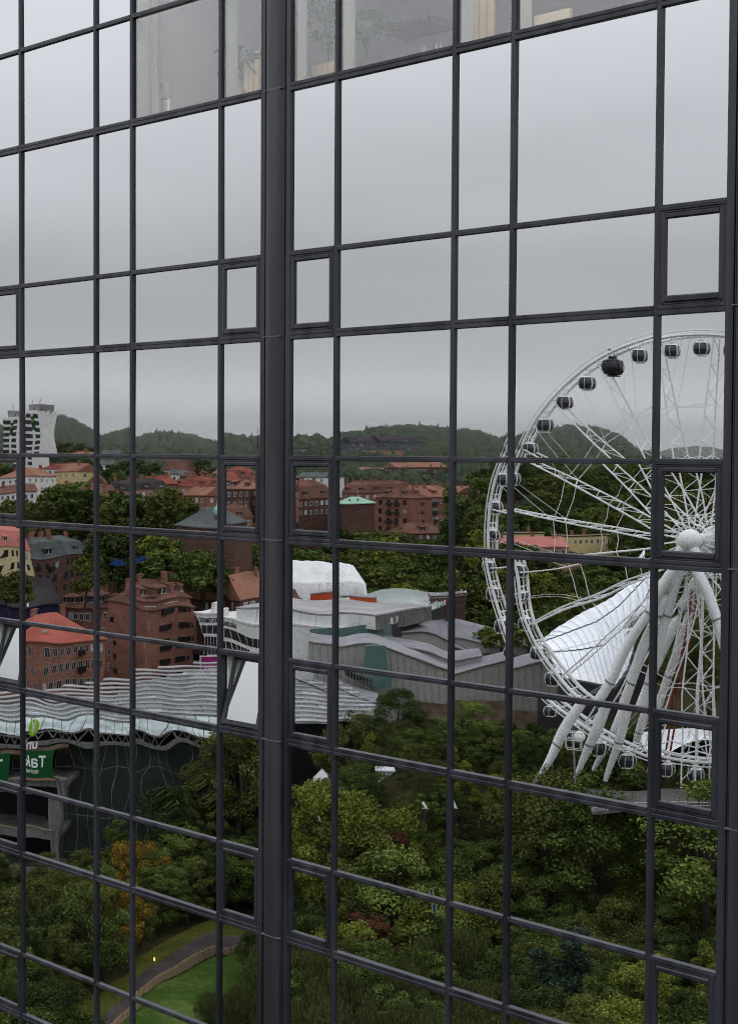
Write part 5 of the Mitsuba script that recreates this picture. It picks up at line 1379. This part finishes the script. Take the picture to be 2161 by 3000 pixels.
# trees with a look of their own, by photo column, top row, distance, height
own = [(505, 2455, 241, 11.0, 'bright', 'bright light green tree standing behind the autumn tree', 1.0, 0), (330, 2400, 248, 11, 'green', 'tall green tree rising behind the autumn tree', .8, 1),
       (385, 2480, 236, 9.5, 'orange', 'orange autumn tree, its upper one behind the glazing bar', 1.0, 0), (330, 2605, 214, 9.5, 'orange', 'golden orange autumn tree left of the grass verge', 1.1, 0),
       (425, 2625, 224, 7, 'orange', 'small orange autumn tree beside the grass verge', .9, 0),
       (690, 2152, 252, 13, 'olive', 'olive tree crown rising in front of the science centre beside the column', 1.0, 0), (600, 2290, 251, 13, 'olive', 'olive tree in front of the dark glass wall', 1.2, 1), (520, 2330, 250, 12, 'dark', 'dark tree in front of the dark glass wall', 1.1, 0),
       (1150, 2035, 252, 14, 'dark', 'dark tree in front of the grey theatre', 1.15, 0), (1365, 2075, 246, 13, 'bright', 'light yellow green tree right of the dark tree below the theatre', 1.25, 0), (1020, 2105, 250, 12, 'olive', 'pale olive tree at the end of the stepped roof', .9, 0),
       (960, 2330, 218, 9, 'yellow', 'yellow green tree below the market tents', 1.15, 0), (1090, 2370, 216, 9, 'yellow', 'yellow green tree below the kiosk', 1.2, 0),
       (1160, 2520, 206, 8, 'bright', 'round bright green tree in the middle of the dark park', 1.25, 0), (1195, 2645, 200, 8.5, 'yellow', 'yellow feathery conifer in the middle of the park', 1.05, 1), (1070, 2685, 199, 5, 'red', 'rust red shrub left of the yellow conifer', 1.6, 0), (1140, 2780, 195, 4, 'red', 'small rust red shrub below the yellow conifer', 1.0, 0), (1178, 2440, 212, 5, 'red', 'dark red shrub above the round bright tree', .8, 0),
       (1090, 2460, 212, 8, 'olive', 'rusty olive tree left of the round bright green tree', 1.2, 0), (1680, 2745, 182, 15, 'blue', 'blue green conifer in the dark lower right of the park', 1.3, 0), (1590, 2780, 184, 13, 'blue', 'second blue green conifer in the lower right of the park', 1.2, 0),
       (640, 2440, 247, 13, 'dark', 'dark tree between the bright tree and the column', 1.0, 1), (720, 2480, 245, 13, 'dark', 'dark tree beside the foot of the column', 1.0, 0), (150, 2580, 228, 10, 'olive', 'thin olive tree in front of the science centre entrance', .9, 1), (215, 2560, 226, 10, 'olive', 'olive tree between the entrance and the autumn trees', 1.0, 0),
       (170, 2680, 215, 10, 'green', 'green tree with fresh yellow tips at lower left', 1.2, 0), (60, 2700, 216, 9, 'dark', 'dark shrubby tree at the left edge below the entrance', 1.2, 0), (1345, 2620, 205, 9, 'yellow', 'slender yellow green tree right of the turquoise pole', .8, 0),
       (1740, 2290, 214, 7, 'green', 'round green tree in front of the boarding platform', 1.4, 0), (2090, 2310, 206, 7, 'bright', 'light green tree at the right end of the boarding platform', 1.5, 0), (1600, 2265, 214, 8, 'olive', 'olive tree at the foot of the leftmost wheel leg', 1.1, 0)]
for x, yt, d_, h_, lf, lab, wd, pk_i in own:
    c_ = at(x, yt, d_); h_ = float(np.clip(c_[2] - ground(c_[0], d_), 3.5, 17))
    if lf == 'red':
        tree((c_[0], d_, c_[2] - 4.2), 4.2, lf, near, lab, None, wd * .8, pk_i)
        continue
    tree_px(x, yt, d_, h_, lf, near, lab, wd, pk_i)
# the rest of the park
keep = path_poly.union(lawn_poly).union(verge_poly).buffer(1.2)
placed = [at(x, yt, d_)[:2] for x, yt, d_, *_ in own]
cnt = 0
for _ in range(9000):
    d_ = rt.uniform(158, 262); px = rt.uniform(-140, 2300)
    s_ = (px - 1080) / F * d_
    if keep.contains(Point(s_, d_)):
        continue
    if px < 470 and d_ > 246 or (px < 250 and d_ > 236) or (200 < px < 780 and d_ < 205):
        continue
    if d_ > 238 and px > 1480 or (px > 1600 and d_ > 214) or (1080 < px < 1180 and 214 < d_ < 244) or (470 < px < 1480 and d_ > 256) or (1380 < px < 1480 and d_ > 236):
        continue
    if any((s_ - a) ** 2 + (d_ - b) ** 2 < 4.0 ** 2 for a, b in placed):
        continue
    placed.append((s_, d_)); cnt += 1
    z = float(ground(s_, d_))
    u = rt.random()
    if px > 1480:
        lf = 'green' if u < .33 else 'olive' if u < .72 else 'dark' if u < .93 else 'yellow'
    elif px > 800:
        lf = 'green' if u < .30 else 'olive' if u < .5 else 'dark' if u < .72 else 'willow' if u < .88 else 'yellow'
        if d_ < 190:
            lf = 'willow' if u < .6 else 'green'
    else:
        lf = 'dark' if u < .42 else 'green' if u < .78 else 'olive'
    h_ = rt.uniform(8, 12.5) * (.8 if d_ > 215 else 1)
    if d_ > 225 and px > 1100:
        h_ *= .75
    tree((s_, d_, z - .3), h_, lf, near, None, 'the left of the park' if px < 700 else 'the middle of the park' if px < 1480 else 'the right of the park', rt.uniform(.95, 1.3))
# shrubs at the bottom of the lawn
for x, yt, d_, h_, w_ in ((620, 2925, 190, 4.5, .9), (690, 2900, 190, 6, .8), (740, 2940, 188, 5, 1.0), (735, 2740, 208, 6, 1.0), (750, 2690, 212, 7, 1.0)):
    tree_px(x, yt, d_, h_, 'willow' if yt > 2850 else 'dark', near, None, w_, None, 'the lawn edge')
# trees of the middle distance
MID = [(40, 1470, 400, 10, 'olive', 1.3), (110, 1480, 385, 10, 'olive', 1.2), (170, 1440, 395, 13, 'olive', 1.2), (215, 1428, 392, 14, 'green', 1.2), (250, 1440, 388, 14, 'dark', 1.2), (290, 1455, 390, 13, 'olive', 1.0), (325, 1480, 380, 12, 'olive', .9), (350, 1440, 395, 15, 'dark', 1.0), (385, 1460, 385, 14, 'dark', 1.1), (430, 1455, 380, 13, 'green', 1.2), (480, 1445, 378, 14, 'olive', 1.2), (520, 1470, 375, 12, 'olive', 1.0), (545, 1490, 372, 11, 'dark', 1.0),
       (245, 1340, 520, 14, 'dark', 1.2), (275, 1350, 510, 13, 'dark', 1.2), (310, 1370, 500, 12, 'dark', 1.2), (365, 1385, 480, 10, 'olive', 1.0), (330, 1360, 540, 14, 'dark', 1.0), (395, 1350, 600, 14, 'dark', 1.2), (430, 1355, 590, 14, 'dark', 1.2), (20, 1370, 520, 14, 'dark', 1.4), (-10, 1360, 540, 14, 'green', 1.2), (545, 1350, 600, 13, 'dark', 1.2), (585, 1345, 620, 14, 'dark', 1.3), (170, 1320, 640, 14, 'dark', 1.3), (210, 1325, 640, 13, 'dark', 1.2),
       (300, 1575, 345, 12, 'dark', 1.3), (345, 1560, 350, 13, 'dark', 1.3), (390, 1570, 345, 12, 'dark', 1.4), (440, 1590, 340, 10, 'yellow', 1.4), (490, 1600, 340, 10, 'green', 1.3), (470, 1640, 332, 9, 'green', 1.4), (530, 1635, 335, 10, 'green', 1.5), (590, 1640, 345, 10, 'green', 1.4), (420, 1660, 335, 9, 'dark', 1.4), (375, 1640, 338, 10, 'dark', 1.2), (640, 1600, 362, 12, 'green', 1.4), (700, 1590, 365, 12, 'green', 1.4), (680, 1640, 385, 10, 'green', 1.5), (740, 1620, 390, 12, 'green', 1.3), (265, 1640, 330, 9, 'olive', 1.0), (60, 1690, 312, 7, 'olive', 1.2), (20, 1690, 312, 7, 'olive', 1.2),
       (1340, 1440, 480, 13, 'green', 1.2), (1375, 1460, 440, 14, 'green', 1.2), (1350, 1500, 400, 14, 'dark', 1.2), (1400, 1480, 420, 14, 'dark', 1.2), (1440, 1500, 400, 14, 'olive', 1.0), (1330, 1540, 370, 11, 'dark', 1.2), (1385, 1540, 365, 12, 'dark', 1.3), (1440, 1560, 350, 10, 'yellow', .9)]
for x, yt, d_, h_, lf, w_ in MID:
    if x < 600 and yt < 1500:
        d_, h_ = d_ * 1.22, h_ * 1.22
    tree_px(x, yt, d_, h_, lf, mid, None, w_, None, 'the built up slope')
for _ in range(2600):
    px, yt = rt.uniform(780, 1560), rt.uniform(1580, 1760)
    d_ = 420 - (yt - 1580) * .25 + rt.uniform(-6, 6)
    if px < 1110 and yt > 1660 + (px - 780) * .3 or px > 1430 and yt < 1600 or (1240 < px < 1430 and yt > 1725):
        continue
    c = at(px, yt, d_)
    if any((c[0] - a) ** 2 + (c[1] - b) ** 2 < 6.0 ** 2 for a, b in placed):
        continue
    placed.append(tuple(c[:2]))
    h_ = rt.uniform(9, 13)
    wood((c[0], c[1], c[2] - h_), h_, ['dark', 'green', 'olive', 'olive', 'green', 'yellow'][rt.integers(6)], rt.uniform(1.1, 1.5))
for _ in range(2600):
    px, yt = rt.uniform(1440, 2200), rt.uniform(1345, 1860)
    d_ = 640 - (yt - 1345) * .62 + rt.uniform(-10, 10)
    if 1490 < px < 1830 and 1530 < yt < 1625 or px < 1600 and 1400 < yt < 1480 or 1960 < px < 2140 and 1400 < yt < 1560 and rt.random() < .7:
        continue
    if d_ < 330 and px > 1540 and yt > 1740 - (px - 1540) * .2:
        continue
    c = at(px, yt, d_)
    if any((c[0] - a) ** 2 + (c[1] - b) ** 2 < 6.6 ** 2 for a, b in placed):
        continue
    placed.append(tuple(c[:2]))
    h_ = rt.uniform(9, 13)
    wood((c[0], c[1], c[2] - h_), h_, ['dark', 'green', 'dark', 'olive', 'green'][rt.integers(5)], rt.uniform(1.1, 1.5))
for x, yt, d_ in ((1890, 1790, 262), (1930, 1830, 258), (1980, 1800, 256), (2040, 1780, 258), (2090, 1820, 252), (1960, 1900, 246), (2080, 1930, 245), (2120, 1870, 250)):
    tree_px(x, yt, d_, 9, 'olive', near, None, 1.2, None, 'the square behind the wheel legs')

for _ in range(1500):
    px, d_ = rt.uniform(1290, 2230), rt.uniform(214, 275)
    s_ = (px - 1080) / F * d_
    if (px > 1560 and d_ < 222) or (1880 < px < 2200 and d_ > 236 and d_ < 264) or any((s_ - a) ** 2 + (d_ - b) ** 2 < 2.9 ** 2 for a, b in placed):
        continue
    if px < 1480 and d_ > 262:
        continue
    placed.append((s_, d_))
    wood((s_, d_, float(ground(s_, d_)) - .3), rt.uniform(2.5, 4.8), ['dark', 'olive', 'green', 'dark'][rt.integers(4)], rt.uniform(1.0, 1.5), 'shrubbery')


# fallen leaves on the verge, the path edge and the lawn
rl_ = np.random.default_rng(31)
LV, LF = [], []
for poly_, n_ in ((verge_poly, 900), (path_poly, 130), (lawn_poly, 260)):
    x0_, y0_, x1_, y1_ = poly_.bounds
    while n_:
        x_, y_ = rl_.uniform(x0_, x1_), rl_.uniform(y0_, y1_)
        if poly_.contains(Point(x_, y_)):
            n_ -= 1
            a_ = rl_.uniform(0, 6.28); r_ = rl_.uniform(.06, .14); k_ = len(LV)
            LV += [(x_ + r_ * math.cos(a_ + t_), y_ + r_ * math.sin(a_ + t_), .04 + .03 * rl_.random()) for t_ in (0, 1.4, 3.14, 4.5)]
            LF += [[k_, k_ + 1, k_ + 2], [k_, k_ + 2, k_ + 3]]
put('fallen_leaves', trimesh.Trimesh(np.array(LV), np.array(LF), process=False), 'leaf_orange')
say('fallen_leaves', 'yellow and brown leaves scattered over the grass and path', 'leaves', kind='stuff')

# ------------------------------------------------------------------ haze lying over the wooded hills beyond the town
NX, NZ = 112, 4
gx = (np.arange(NX) + .5) / NX * 11200 - 5600
gr = np.hypot(*np.meshgrid(gx, gx, indexing='ij'))
dens = .00016 * sstep(480, 950, gr) * (1 - sstep(2500, 3000, gr))
scene['haze_air'] = {'type': 'heterogeneous', 'albedo': P((.95, .95, .95)), 'scale': 1.0,
                     'sigma_t': {'type': 'gridvolume', 'grid': mi.VolumeGrid(np.repeat(dens[None, :, :, None], NZ, 0).astype(np.float32)), 'to_world': T4().translate([-5600, -5600, -6]) @ T4().scale([11200, 11200, 196])}}
scene['haze'] = {'type': 'cube', 'to_world': T4().translate([0, 0, 92]) @ T4().scale([5600, 5600, 98]), 'bsdf': {'type': 'null'}, 'interior': {'type': 'ref', 'id': 'haze_air'}}
say('haze', 'thin grey autumn haze over the hills behind the town', 'haze', kind='stuff')
scene['camera']['medium'] = {'type': 'ref', 'id': 'haze_air'}
